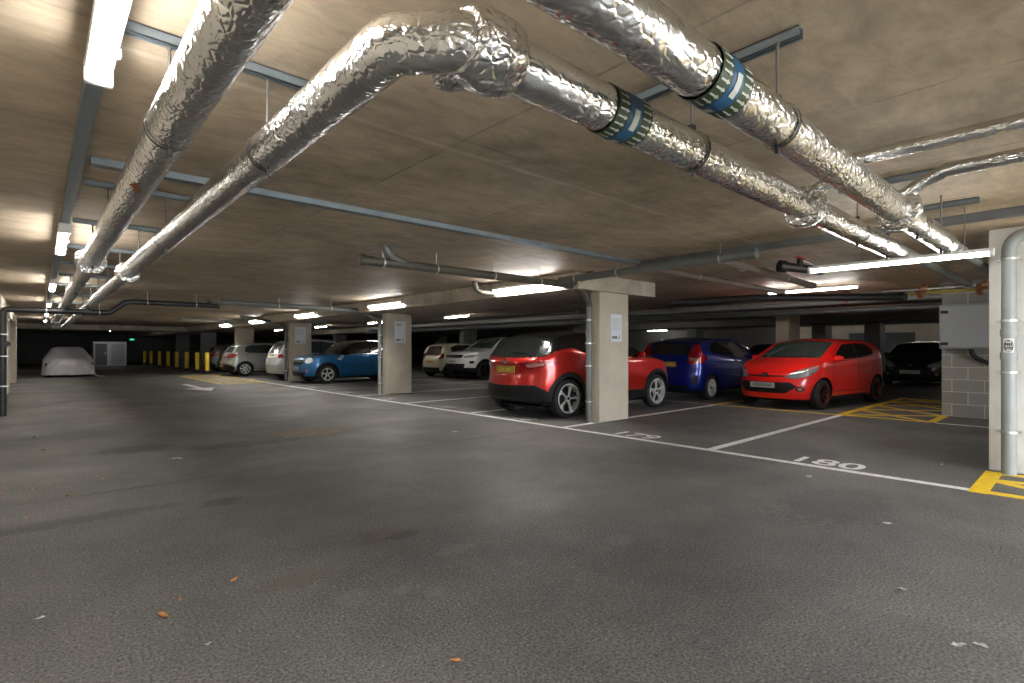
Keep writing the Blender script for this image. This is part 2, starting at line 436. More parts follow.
def hatch(x0, x1, y0, y1, step, w, mat, lab, edge=.12, border=True):
    """hatched rectangle: one painted mesh with border and zig-zag diagonals"""
    m = MB()
    def seg(a, b, w):
        a = Vector((*a, 0)); b = Vector((*b, 0)); d = (b-a).normalized(); n = Vector((-d.y, d.x, 0))*w/2
        t = Vector((0, 0, .0025+.00012*(len(m.f)//6 % 12)))
        m.add([a-n, b-n, b+n, a+n, a-n+t, b-n+t, b+n+t, a+n+t], [(0, 3, 2, 1), (4, 5, 6, 7), (0, 1, 5, 4), (1, 2, 6, 5), (2, 3, 7, 6), (3, 0, 4, 7)])
    if border:
        seg((x0, y0), (x1, y0), edge); seg((x0, y1), (x1, y1), edge); seg((x0, y0), (x0, y1), edge); seg((x1, y0), (x1, y1), edge)
    return m, seg
m, seg = hatch(11.15, 15.9, 1.85, 3.2, 1, .1, '', '')
for i in range(4):
    a = 11.15+i*1.19
    seg((a, 3.2), (a+1.19, 1.85), .11)
    seg((a, 1.85), (a+1.19, 3.2), .11)
tag(m.build('yellow_hatching', M['yellow_paint'], floor), 'yellow cross hatched box beside the red hatchback')
m, seg = hatch(0, 0, 0, 0, 1, .1, '', '', border=False)
seg((6.02, .68), (7.16, .68), .13); seg((6.1, .7), (6.1, -4.), .12); seg((7.1, .7), (7.1, -4.), .12)
seg((6.65, .62), (6.15, -.35), .11); seg((6.7, .62), (6.95, -.4), .11)
for i in range(3): seg((6.1, -.4-i*1.1), (7.1, -1.4-i*1.1), .1); seg((7.1, -.4-i*1.1), (6.1, -1.4-i*1.1), .1)
tag(m.build('yellow_hatching', M['yellow_paint'], floor), 'bright yellow hatching with a thick bar at the foot of the white column')
m, seg = hatch(4.7, 6.15, 20.1, 27.4, 1, .1, '', '', edge=.14)
for i in range(6):
    a = 20.1+i*1.2
    seg((4.7, a), (6.15, a+1.2), .13); seg((6.15, a), (4.7, a+1.2), .13)
tag(m.build('yellow_hatching', M['yellow_worn'], floor), 'worn yellow hatching in front of the silver hatchback')
# lane arrow
ar = MB().prism([(3.62, 21.), (3.62, 18.7), (3.28, 18.7), (3.75, 17.3), (4.12, 18.7), (3.82, 18.7), (3.82, 21.)], 0, .0025)
tag(ar.build('lane_arrow', M['white_paint'], floor), 'white lane arrow painted in the aisle')
# bay numbers
def number(txt, y, mat='white_paint', w=.64, h=.34, x=6.2):
    cu = bpy.data.curves.new('num', 'FONT'); cu.body = txt; cu.size = 1.; cu.offset = .018; cu.extrude = .0
    o = bpy.data.objects.new('tmp', cu); COL.objects.link(o)
    dg = bpy.context.evaluated_depsgraph_get()
    me = bpy.data.meshes.new_from_object(o.evaluated_get(dg)); bpy.data.objects.remove(o)
    xs = [v.co.x for v in me.vertices]; yv = [v.co.y for v in me.vertices]
    vs = [Vector((x+(v.co.y-min(yv))/(max(yv)-min(yv))*h, y-((v.co.x-min(xs))/(max(xs)-min(xs))-.5)*w, .003)) for v in me.vertices]
    m = MB().add(vs, [tuple(p.vertices) for p in me.polygons])
    o = m.build('bay_number', M[mat], floor); o['label'] = 'painted bay number '+txt
    bpy.data.meshes.remove(me)
for i, t in enumerate(['180', '179', '178', '177', '176', '175', '174', '173']):
    number(t, 1.92+BW*i+.02*i, 'white_paint' if i < 2 else 'white_worn')

# ------------------------------------------------------------------ columns
def notice(loc, w=.30, h=.42, label='', kind=0):
    """framed paper notice on a -Y face; loc = lower left corner"""
    x, y, z = loc
    o = MB().box((x, y-.012, z), (x+w, y, z+h), bev=.002).build('notice', M['poster'])
    tag(o, label, 'sign', 'notices on the columns')
    t = MB()
    yy = y-.0135
    if kind == 0:
        for i in range(13):
            t.box((x+.03, yy, z+h-.07-i*.018), (x+w-.03-(i*7 % 5)*.015, yy+.002, z+h-.064-i*.018))
    else:
        t.box((x+.05, yy, z+h-.13), (x+w-.12, yy+.002, z+h-.05))
    t.build('printed_text', M['ink_grey'], o)
    b = MB()
    for i in range(4): b.box((x+.04+i*.037, yy, z+.055), (x+.04+i*.037+.027, yy+.002, z+.095))
    b.box((x+w-.08, yy, z+.05), (x+w-.065, yy+.002, z+.11)); b.box((x+.04, yy, z+.048), (x+w-.065, yy+.002, z+.053))
    b.build('printed_symbols', M['ink'], o)
    return o
CX1, CX2 = 6.94, 7.74
cols = []
for i in range(6):
    y = 5.52+7.27*i
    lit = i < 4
    lab = ['concrete column in front of the red crossover, grey downpipe on its side',
           'concrete column with a notice and stained foot, right of the blue car',
           'concrete column with a notice between the silver people carrier and the blue car',
           'brightly lit pale concrete column behind the silver hatchback',
           'dim grey concrete column behind the nearest yellow bollard',
           'dark concrete column deepest in the bollard row'][i]
    c = MB().box((CX1, y, 0), (CX2, y+.2, 2.19), bev=.012).build('concrete_column', M['col'] if lit else M['col_shade'])  # unlit columns get the concrete with shade in its colour
    tag(c, lab, 'column', 'columns along the aisle'); cols.append(c)
notice((7.1+.12, 5.52, 1.36), .31, .47, 'paper notice on the column beside the red crossover')
notice((7.2, 5.52+7.27, 1.40), .34, .58, 'paper notice on the column right of the blue car', 1)
notice((7.12, 5.52+14.54, 1.42), .40, .62, 'paper notice on the column left of the blue car')
for i in range(-1, 5):
    y = 5.5+7.27*i
    if i == -1: y = -1.8
    c = MB().box((14.95, y, 0), (15.75, y+.34, 2.19), bev=.012).build('concrete_column', M['col'] if i in (0,) else M['col_shade'])
    tag(c, ['concrete column right of the block wall in the back row', 'pale concrete column rising behind the red hatchback', 'dark concrete column behind the dark blue car',
            'dark concrete column behind the white off-roader', 'dark concrete column behind the blue crossover', 'dark concrete column beyond the silver hatchback'][i+1], 'column', 'columns of the second row')
for i, y in enumerate((5.3, 7.1, 12.6, 20, 27, 34)):
    c = MB().box((23., y, 0), (23.75, y+.5, 2.19), bev=.012).build('concrete_column', M['col_shade'])
    tag(c, ['dark column beside the black car by the cabinet', 'dark column with a pale strip behind the red hatchback', 'dark distant column left of the pale column', 'dark distant column behind the white off-roader',
            'dark distant column behind the cream hatchback', 'dark distant column left of the blue crossover'][i], 'column', 'columns of the far row')
# right-hand white column + beige wall + block wall
structure(MB().box((7.24, .46, 0), (7.9, .73, H-.001), bev=.01).build('wall_right_return', M['white_plaster']))
structure(MB().box((7.27, -4.1, 0), (7.9, .46, H-.001)).build('wall_right_near', M['wallc']))
structure(MB().box((12.42, -4.1, 0), (12.65, 1.9, 2.3)).build('wall_block', M['block']))
structure(MB().box((12.4, -4.1, 2.3), (12.7, 1.92, H-.001)).build('trim_6', M['col_shade']))
structure(MB().box((9.4, -4.6, 0), (12.42, -4.4, H-.001)).build('wall_block_side', M['block']))

# electrical cabinet on the block wall
cb = empty('electrical_cabinet', (12.41, 1.42, 1.12), 'grey steel electrical cabinet mounted on the block wall', 'cabinet')
cy0, cy1, cz0, cz1 = .95, 1.90, 1.23, 2.03
MB().box((12.18, cy0, cz0), (12.418, cy1, cz1), bev=.012).build('body', M['cabinet_edge'], cb)
d = MB().box((12.16, cy0+.03, cz0+.03), (12.19, cy1-.03, cz1-.03), bev=.008).build('door', M['cabinet'], cb)
MB().box((12.14, cy0+.09, cz0+.33), (12.162, cy0+.13, cz0+.48), bev=.006).build('handle', M['black'], d)
for z in (cz0+.07, cz1-.16): MB().box((12.145, cy1-.13, z), (12.165, cy1-.02, z+.055), bev=.004).build('hinge', M['black'], cb)
MB().tube(bez((12.33, 1.48, cz0), (12.33, 1.45, .93), (12.36, .9, .98), 12), .038, 12).build('cable_conduit', M['black'], cb, 60)

# ------------------------------------------------------------------ lights
def batten(x, y0, y1, label, group, z=H, w=.06, big=False, tube='tube'):
    t = empty('strip_light', (x, (y0+y1)/2, z-.06), label, 'light', group)
    hw = w/2
    if big:
        MB().box((x-hw-.012, y0-.01, z-.045), (x+hw+.012, y1+.01, z-.001), bev=.008).build('housing', M['lampbody'], t)
        pr = [(-hw, -.045), (-hw*.95, -.075), (-hw*.55, -.098), (hw*.55, -.098), (hw*.95, -.075), (hw, -.045)]
        rings = [[Vector((x+a, yy, z+b)) for a, b in pr] for yy in (y0+.03, y1-.03)]
        MB().ring(rings).build('diffuser', M[tube], t)
        for yy in (y0-.012, y1-.03): MB().box((x-hw-.015, yy, z-.095), (x+hw+.015, yy+.042, z-.002), bev=.01).build('end_cap', M['lampbody'], t)
        for k in range(3):
            yy = y0+.25+(y1-y0-.5)*k/2
            MB().box((x+hw, yy, z-.06), (x+hw+.02, yy+.03, z-.03)).build('clip', M['zinc'], t)
    else:
        MB().box((x-hw, y0, z-.03), (x+hw, y1, z-.001), bev=.004).build('housing', M['lampbody'], t)
        MB().cyl((x, y0+.02, z-.046), (x, y1-.02, z-.046), .019, 12).build('tube', M[tube], t, 50)
        for yy in (y0, y1-.03): MB().box((x-.03, yy, z-.07), (x+.03, yy+.03, z-.02), bev=.006).build('end_cap', M['lampbody'], t)
    return t
COND_X = .178
lefts = [(-3.4, -1.8), (1.2, 2.7), (6.35, 7.9), (11.6, 13.1), (16.7, 18.2), (21.8, 23.3), (27, 28.5)]
for i, (a, b) in enumerate(lefts):
    j = i-1
    lab = ('bright ceiling light over the aisle, %s one ahead in the left row' % ORD[j]) if j >= 0 else 'ceiling light just behind the camera in the left row'
    batten(COND_X, a, b, lab, 'strip lights above the left of the aisle', H-.055, .066, True)
mids = [(-3.9, -2.3), (5.8, 7.45), (10.75, 12.4), (15.9, 17.6), (21, 22.6), (25.6, 27.2), (30.5, 32)]
for i, (a, b) in enumerate(mids):
    lab = ['strip light on the downstand behind the camera', 'long glowing strip light left of the central column', 'glowing strip light above the left foot-stained column',
           'strip light above the front of the blue car', 'strip light above the silver people carrier', 'strip light above the silver hatchback', 'unlit end strip light over the bollards'][i]
    if i == 6: lab = 'strip light on the downstand over the bollards'
    if i == 6: continue
    batten(6.268, a, b, lab, 'strip lights beside the downstand', 2.36, .09, True, 'tube_cool')
lt = batten(5.9, .56, 1.98, 'long thin white strip light ending at the white column', None, 2.085, .045)
for yy in (.75, 1.5): MB().cyl((5.9, yy, 2.08), (5.9, yy, H-.002), .004, 6).build('suspension_rod', M['rod'], lt)
batten(6.62, -3.6, -2.0, 'strip light past the white column, out of view', None, 2.24, .05)
fars = [(2.85, 4.45), (8.6, 10.1), (14.4, 15.9), (20.4, 21.9), (26.4, 28), (33, 34.5)]
for i, (a, b) in enumerate(fars):
    if i in (1, ): continue
    lab = ['strip light above the red hatchback', '', 'strip light above the white off-roader', 'strip light over the back of the cream hatchback',
           'strip light behind the blue crossover', 'strip light far behind the silver hatchback'][i]
    batten(11., a, b, lab, 'strip lights between the first two rows', 2.40, .06, False, 'tube_cool')
for i, (x, a) in enumerate(((19, 13), (28.5, 4), (29.5, 10.5), (31, 19.), (31, 27.), (28.5, -1), (19, -3), (3.6, 44.6))):
    batten(x, a, a+(1.5 if a < 40 else .5), ['strip light over the second aisle behind the dark blue car', 'far strip light beyond the black car by the cabinet', 'far strip light seen above the dark blue car', 'far strip light behind the white off-roader', 'far strip light deep behind the cream hatchback', 'far strip light hidden beyond the block wall', 'strip light over the second aisle beyond the block wall', 'tiny light near the white louvred unit'][i], 'distant strip lights', H-.001, .07, False, 'tube_cool')

# conduit channel and steel channels
def channel(a, b, label, w=.042, h=.042, mat='galv', z=H, group='steel support channels'):
    """C-section strut fixed under the slab, slot facing down, from a to b"""
    ax, ay = a; bx, by = b
    m = MB(); t = .004
    if abs(ax-bx) < abs(ay-by):
        m.box((ax-w/2, ay, z-h), (ax-w/2+t, by, z-.001)); m.box((ax+w/2-t, ay, z-h), (ax+w/2, by, z-.001)); m.box((ax-w/2, ay, z-t-.001), (ax+w/2, by, z-.001))
        m.box((ax-w/2, ay, z-h), (ax-w/2+w*.28, by, z-h+t)); m.box((ax+w/2-w*.28, ay, z-h), (ax+w/2, by, z-h+t))
    else:
        m.box((ax, ay-w/2, z-h), (bx, ay-w/2+t, z-.001)); m.box((ax, ay+w/2-t, z-h), (bx, ay+w/2, z-.001)); m.box((ax, ay-w/2, z-t-.001), (bx, ay+w/2, z-.001))
        m.box((ax, ay-w/2, z-h), (bx, ay-w/2+w*.28, z-h+t)); m.box((ax, ay+w/2-w*.28, z-h), (bx, ay+w/2, z-h+t))
    return tag(m.build('steel_channel', M[mat]), label, 'channel', group)
cd = MB().box((COND_X-.033, -4.1, H-.055), (COND_X+.033, 34.7, H-.001), bev=.004).build('cable_trunking', M['galv'])
tag(cd, 'long grey cable trunking carrying the left row of strip lights', 'trunking')
ct = MB().box((COND_X+.06, 4.22, H-.05), (6.22, 4.30, H-.001), bev=.004).build('cable_trunking', M['galv'])
tag(ct, 'thin grey trunking crossing the ceiling from the left lights to the centre', 'trunking')
ct = MB().box((6.2, -2.2, H-.07), (6.31, 4.30, H-.001), bev=.004).build('cable_trunking', M['galv_dull'])
tag(ct, 'grey trunking along the ceiling toward the white column', 'trunking')
# ------------------------------------------------------------------ lagged pipes
ZP = EYE+.85
def crinkle(amp=.005, sc=14.):
    def f(p, a, r):
        q = Vector((p.x*sc, p.y*sc, a*2.2))
        q2 = Vector((p.x*3, p.y*3, math.cos(a)*1.2+7+math.sin(a)))
        return r*(1+amp*3*(noise.noise(q2))*.5)+amp*.35*noise.noise(q)
    return f
def run(a, b, fine=.03, coarse=.25, near=6.):
    a, b = Vector(a), Vector(b); L = (b-a).length; d = (b-a)/L; t = 0.; out = [a]
    while t < L:
        p = a+d*t; dist = p.length
        t += fine if dist < near else coarse
        out.append(a+d*min(t, L))
    return out
def arrow_band(cx, r, axis, width, parent, flip=1):
    """identification sleeve: green ends with white arrows, blue middle with a white label"""
    n = 48; m = MB()
    def P(s, ang, rr):
        u, w = math.cos(ang)*rr, math.sin(ang)*rr
        return Vector((cx[0]+s, cx[1]+u, cx[2]+w)) if axis == 'X' else Vector((cx[0]+u, cx[1]+s, cx[2]+w))
    def strip(s0, s1, mi, rr):
        m.ring([[P(s, 2*PI*j/n, rr) for j in range(n)] for s in (s0, s1)], mi, caps=False)
    W = width
    strip(-W/2, -W*.17, 0, r); strip(-W*.17, W*.17, 1, r+.001); strip(W*.17, W/2, 0, r)
    g = m.build('identification_band', [M['band_green'], M['band_blue']], parent, 50)
    a = MB()
    def quad(s0, s1, a0, a1, rr):
        k = 3
        vs = [P(s, a0+(a1-a0)*j/k, rr) for s in (s0, s1) for j in range(k+1)]
        a.add(vs, [(j, j+1, k+2+j, k+1+j) for j in range(k)])
    for side in (-1, 1):
        for j in range(22):
            a0 = 2*PI*j/22; c0 = side*W*.335
            quad(c0-W*.13, c0+W*.06, a0-.035, a0+.035, r+.003)
            for sg in (-1, 1):   # arrow head
                tip = P(c0+W*.13, a0, r+.003); e = P(c0+W*.045, a0+sg*.09, r+.003); mm = P(c0+W*.045, a0, r+.003)
                a.add([tip, e, mm], [(0, 1, 2)])
    for j in range(4):
        a0 = 2*PI*j/4+.5
        quad(-W*.06, W*.09, a0-.42, a0+.42, r+.004)
    a.build('white_arrows', M['band_white'], g)
def collar(c, r, axis, parent, w=.07):
    c = Vector(c); d = Vector((1, 0, 0)) if axis == 'X' else Vector((0, 1, 0))
    pts = [c+d*w*t for t in (-.5, -.42, -.2, 0, .2, .42, .5)]
    rr = [r*.8, r*.97, r, r*1.03, r, .96*r, r*.8]
    def rf(p, a, q): return q*(1+.05*noise.noise(Vector((a*3, p.x*20, p.y*20))))
    MB().tube(pts, lambda i: rr[i], 28, rf=rf).build('flange_wrap', M['foil_rough'], parent, 40)
R1 = .078
# pipe 1 : nearest to the left lights
X1 = .375
p1 = tag(MB().tube(run((X1, -4.1, ZP), (X1, 30, ZP)), R1, 40, rf=crinkle()).build('lagged_pipe', M['foilY'], None, 60),
         'thick foil wrapped pipe running straight down the left of the aisle beside the strip lights', 'pipe', 'foil wrapped heating pipes')
def part_of(o): return o
collar((X1, 6.6, ZP), .125, 'Y', p1, .10); collar((X1, 15.5, ZP), .125, 'Y', p1, .1); collar((X1, 21, ZP), .12, 'Y', p1, .1)
m = MB()                      # torn spots showing the red-brown lagging
for (ty, ta, tr) in ((3.09, 0., .020), (3.14, .18, .014)):
    n = 11; vs = []
    for j in range(n):
        aa = 2*PI*j/n; q = tr*(1+.35*math.sin(j*2.3)); an = math.atan2(-.85, -.375)+ta+q*math.sin(aa)/R1
        vs.append((X1+(R1+.0035)*math.cos(an), ty+q*2.2*math.cos(aa), ZP+(R1+.0035)*math.sin(an)))
    m.add(vs, [tuple(range(n))])
tag(m.build('torn_patch', pmat('rust_brown_lagging', (.30, .10, .04), .8, bump=.5), p1), 'rust brown torn spots in the foil')
# pipe 2 : comes down the aisle and turns right with a 45 degree piece
X2, Y2 = .735, 1.17
seg1 = run((X2, 30, ZP), (X2, 1.36, ZP)); 
pts = seg1+[Vector((X2+.004, 1.325, ZP)), Vector((X2+.018, 1.30, ZP)), Vector((X2+.12, 1.195, ZP)), Vector((X2+.145, 1.176, ZP)), Vector((X2+.17, 1.17, ZP))]+run((X2+.23, Y2, ZP), (5.35, Y2, ZP))
R2 = .079
def r2(i):
    return R2
m2 = MB().tube(pts, r2, 40, rf=crinkle())
p2 = tag(m2.build('lagged_pipe', M['foilX'], None, 60),
         'foil wrapped pipe that bends above the camera from the aisle toward the right-hand bays', 'pipe', 'foil wrapped heating pipes')
# lumpy tee with capped stub
def lump(p, a, q): return q*(1+.11*noise.noise(Vector((p.x*11, p.y*11, a*1.5)))+.05*noise.noise(Vector((p.x*25+3, p.y*25, a*3))))
tee = MB().tube([(.955+.018*i-.09, Y2+.0, ZP) for i in range(11)], lambda i: .07+.040*math.sin(PI*(i+1)/12)**.5, 32, rf=lump)
tee.tube([(.96, Y2+.0, ZP), (.95, Y2+.09, ZP), (.935, Y2+.15, ZP-.005), (.93, Y2+.18, ZP-.008), (.93, Y2+.19, ZP-.008)], lambda i: (.07, .065, .06, .05, .01)[i], 28, rf=lump)
tag(tee.build('tee_wrap', M['foil_rough'], p2, 50), 'scrunched foil around a tee with a capped stub')
arrow_band((1.575, Y2, ZP), R2+.005, 'X', .20, p2)
collar((3.43, Y2, ZP), .118, 'X', p2, .11)
# pipe 3
Y3 = .815
p3 = tag(MB().tube(run((.62, Y3, ZP), (5.5, Y3, ZP)), R2, 40, rf=crinkle()).build('lagged_pipe', M['foilX'], None, 60),
         'foil wrapped pipe crossing the top right of the view, nearer the white column side', 'pipe', 'foil wrapped heating pipes')
arrow_band((1.60, Y3, ZP), R2+.005, 'X', .20, p3)
collar((3.95, Y3, ZP), .12, 'X', p3, .11)
m = MB().tube(run((.66, Y3, ZP), (.66, -4.1, ZP), .05, .25), R2, 24)   # continues behind the camera
m.build('pipe_return', M['foilY'], p3, 60)
collar((X2, 7.24, ZP), .115, 'Y', p2, .1)
# thinner continuations past the lagging ends
for (y, x0, w_) in ((Y2, 5.34, p2), (Y3, 5.49, p3)):
    tag(MB().tube([(x0, y, ZP), (x0+.06, y, ZP+.02), (x0+.4, y, ZP+.035), (9.6, y, ZP+.03)], lambda i: (.068, .048, .045, .045)[i], 20).build('bare_pipe', M['greypipe'], w_, 40), 'thin grey pipe emerging from the lagging')
# small branch pipes to the right
b1 = MB().tube([(3.93, Y3, ZP+.06), (3.93, Y3-.12, ZP+.14), (3.86, Y3-.25, ZP+.17), (3.84, -2.0, ZP+.17), (3.84, -4.1, ZP+.17)], .04, 20)
tag(b1.build('branch_pipe', M['foilY'], None, 60), 'slim foil wrapped branch pipe leaving the upper pipe toward the right edge', 'pipe', 'foil wrapped branch pipes')
b2 = MB().tube([(3.43, Y2, ZP+.05), (3.45, Y2-.13, ZP+.13), (3.50, Y3+.12, ZP+.24), (3.62, Y3-.15, ZP+.275), (3.62, -2, ZP+.275), (3.62, -4.1, ZP+.275)], .04, 20)
tag(b2.build('branch_pipe', M['foilY'], None, 60), 'slim foil wrapped branch pipe climbing over the upper pipe from the lower one', 'pipe', 'foil wrapped branch pipes')

# hangers: rod + clamp hanging from channels
hcount = [0]
def hanger(x, y, r, top, label, axis='Y'):
    t = empty('pipe_hanger', (x, y, top), label, 'hanger', 'threaded rod pipe hangers')
    MB().cyl((x, y, ZP+r-.01), (x, y, top-.002), .0055, 8).build('rod', M['rod'], t)
    MB().cyl((x, y, top-.012), (x, y, top-.002), .010, 6).build('nut', M['rod'], t)
    c = MB(); ax = Vector((0, 1, 0)) if axis == 'Y' else Vector((1, 0, 0)); rr = r+.006
    pr = []
    for k in range(25):
        a = 2*PI*k/24
        pr.append((rr*math.cos(a), rr*math.sin(a)))
    side = Vector((1, 0, 0)) if axis == 'Y' else Vector((0, 1, 0))
    ctr = Vector((x, y, ZP))
    c.box((x-.014, y-.014, ZP+r), (x+.014, y+.014, ZP+r+.035)); 
    c.box((x-.007, y-.007, ZP-r-.026), (x+.007, y+.007, ZP-r+.0))
    for k in range(24):
        (a0, b0), (a1, b1) = pr[k], pr[k+1]
        q = lambda a, b, s, f: ctr+side*a*f+Vector((0, 0, b*f))+ax*s
        c.add([q(a0, b0, -.01, 1), q(a1, b1, -.01, 1), q(a1, b1, .01, 1), q(a0, b0, .01, 1)], [(0, 1, 2, 3)])
    c.build('clamp', M['black'], t)
def cross(y, x0, x1, lab):
    channel((x0, y), (x1, y), lab)
for i, y in enumerate((2.4, 4.84, 6.36, 8.0, 9.6, 11.2, 12.9, 15.4, 18.0, 21.)):
    nm = ORD[i]
    cross(y, COND_X+.055, .96, 'short steel channel over the two left pipes, %s from the camera' % nm)
    hanger(X1, y, R1, H-.042, 'rod and clamp holding the left-hand pipe, %s from the camera' % nm)
    hanger(X2, y, R2, H-.042, 'rod and clamp holding the bending pipe over the aisle, %s from the camera' % nm)
for i, (x, y0, y1, lab) in enumerate(((2.13, .74, 1.5, 'cut steel channel above the two banded pipes'), (4.5, .62, 1.3, 'short steel channel between the flange and the strip light'), (5.6, .62, 1.3, 'short steel channel nearest the white column'))):
    channel((x, y0), (x, y1), lab)
    w_ = ['beside the blue bands', 'just past the flanges', 'by the end of the lagging'][i]
    if i < 2 or True:
        hanger(x-.03 if i < 2 else 5.3, Y2, R2, H-.042 if i < 2 else H-.002, 'rod and clamp on the lower banded pipe '+w_, 'X')
        hanger(x-.03 if i < 2 else 5.3, Y3, R2, H-.042 if i < 2 else H-.002, 'rod and clamp on the upper banded pipe '+w_, 'X')

# ------------------------------------------------------------------ drainage and service pipes
def pipe(pts, r, mat, name, label, cat='pipe', group=None, n=18, clips=(), rings=()):
    o = tag(MB().tube(pts, r, n).build(name, M[mat], None, 50), label, cat, group)
    for (p, d) in rings:   # socket collars
        p = Vector(p); d = Vector(d).normalized()
        MB().cyl(p-d*.035, p+d*.035, r*1.14, n).build('socket', M[mat], o, 40)
    for (p, d) in clips:
        p = Vector(p); d = Vector(d).normalized()
        c = MB().cyl(p-d*.01, p+d*.01, r*1.12, n)
        if abs(d.z) < .5: c.cyl(p, (p.x, p.y, H), .004, 6)
        else: c.box((p.x-.0, p.y-r*1.7, p.z-.01), (p.x+r*1.5, p.y+r*1.7, p.z+.01))
        c.build('pipe_clip', M['zinc'], o)
    return o
ZD = 2.255
# olive pipe: ceiling riser, run to the central column, swan neck to its downpipe
main = [(2.70, 5.6, ZD), (6.2, 5.6, ZD)]+bez((6.2, 5.6, ZD), (6.5, 5.6, ZD), (6.62, 5.62, 2.14), 5)[1:]+bez((6.66, 5.62, 2.11), (6.83, 5.70, 2.07), (6.875, 5.70, 1.96), 5)+[(6.875, 5.70, .0)]
o = pipe(main[:-1], .055, 'olive', 'drain_pipe', 'olive brown drain pipe slung under the ceiling to the central column', clips=[((x, 5.6, ZD), (1, 0, 0)) for x in (3.0, 3.75, 4.7, 5.6)], rings=[((2.74, 5.6, ZD), (1, 0, 0)), ((6.2, 5.6, ZD), (1, 0, 0))])
MB().tube(bez((3.02, 5.6, H-.002), (3.05, 5.6, 2.33), (3.3, 5.6, ZD+.01), 8), .052, 16).build('riser', M['greypipe'], o, 50)
MB().cyl((3.02, 5.6, H-.02), (3.02, 5.6, H-.001), .07, 18).build('ceiling_collar', M['greypipe'], o)
MB().tube([(6.25, 5.55, ZD), (6.38, 5.5, ZD+.08), (6.42, 5.42, ZD+.1), (6.5, 5.3, H-.002)], .045, 14).build('riser', M['olive'], o, 50)
pipe([(6.875, 5.70, 1.98), (6.875, 5.70, .0)], .05, 'greypipe', 'downpipe', 'grey downpipe strapped to the side of the central column', 'pipe', clips=[((6.875, 5.70, z), (0, 0, 1)) for z in (.35, .95, 1.33, 1.72)], rings=[((6.875, 5.70, 1.5), (0, 0, 1))])
pipe([(5.85, 7.5, H-.002)]+bez((5.85, 7.5, H-.06), (5.85, 7.5, 2.27), (6.05, 7.5, 2.27), 5)+[(6.3, 7.5, 2.27)], .05, 'olive', 'drain_pipe', 'short curved drain bend left of the glowing strip light')
pipe([(5.85, 5.42, 2.27), (5.86, 2.5, 2.29)], .05, 'greypipe', 'drain_pipe', 'grey drain pipe running from the central column toward the right', clips=[((5.85, y, 2.28), (0, 1, 0)) for y in (5.1, 4.35, 2.9)], rings=[((5.86, 2.52, 2.29), (0, 1, 0)), ((5.86, 2.9, 2.29), (0, 1, 0))])
pipe([(5.9, 2.95, 2.29), (9.2, 3.02, 2.24)], .05, 'brownpipe', 'drain_pipe', 'brown grey pipe running back beside the red strapped valve', clips=[((x, 2.98, 2.27), (1, 0, 0)) for x in (6.6, 8.)], rings=[((9.15, 3.02, 2.24), (1, 0, 0))])
pipe([(5.9, 3.85, 2.29), (9.7, 3.66, 2.22)], .045, 'brownpipe', 'drain_pipe', 'brown grey pipe left of the pair near the red strapped valve', clips=[((x, 3.8, 2.27), (1, 0, 0)) for x in (7.,)], rings=[((9.65, 3.66, 2.22), (1, 0, 0))])
pipe([(8.6, 5.2, 2.08), (8.75, 3.7, 2.07), (9.7, 1.9, 2.02)], .06, 'blackpipe', 'service_pipe', 'dark pipe behind the short right strip light', rings=[((9.66, 1.95, 2.025), (0, 1, 0))])
vv = empty('valve', (7.0, 2.42, 2.2), 'black valve coupling with red handle under the ceiling', 'valve')
MB().cyl((6.85, 2.62, 2.27), (7.25, 2.28, 2.21), .055, 16).cyl((7.0, 2.45, 2.25), (7.02, 2.45, 2.36), .035, 12).cyl((6.84, 2.63, 2.27), (6.9, 2.58, 2.26), .075, 16).build('body', M['black'], vv, 40)
MB().box((6.9, 2.42, 2.36), (7.14, 2.48, 2.375), bev=.005).build('handle', M['redtag'], vv)
MB().tube(bez((7.02, 2.45, 2.34), (7.0, 2.32, 2.3), (7.2, 2.3, 2.23), 6), .006, 6).build('cable', M['scrap'], vv)
# copper and yellow taped pipes by the cabinet
for i, (dx, z, mt) in enumerate(((0, 2.155, 'foilY'), (.1, 2.12, 'yellowtape'))):
    pipe([(10.1+dx, 2.75, z), (10.1+dx, 1.15, z)], .035, mt, 'service_pipe', ['foil wrapped service pipe above the cabinet', 'yellow taped service pipe above the cabinet'][i], rings=[((10.1+dx, 1.9, z), (0, 1, 0))])
for i, y in enumerate((2.78, 1.75, 1.05)):
    o = MB().tube(bez((10.1, y, 2.16), (10.1, y+.1, 2.13), (10.3, y+.08, 2.07), 6), .05, 14).cyl((10.08, y-.03, 2.16), (10.08, y+.03, 2.16), .075, 16)
    tag(o.build('copper_elbow', M['copper'], None, 50), 'copper coloured pipe elbow above the cabinet, %s from the left' % ['first', 'second', 'third'][i], 'pipe fitting')
for i, (x, z, r, mt) in enumerate(((13.9, 2.12, .06, 'galv_dull'), (14.15, 2.28, .05, 'galv_dull'), (13.6, 2.3, .05, 'lightpipe'))):
    pipe([(x, -4, z), (x, 28, z)], r, mt, 'service_pipe', ['dull steel pipe along the second downstand, lowest one', 'dull steel pipe tucked against the second downstand', 'pale grey pipe along the second downstand'][i], group=None, rings=[((x, 5.0+i*.4, z), (0, 1, 0))])
pipe([(10.4, 9, 2.18), (10.4, 30, 2.18)], .05, 'greypipe', 'service_pipe', 'grey pipe above the white off-roader')
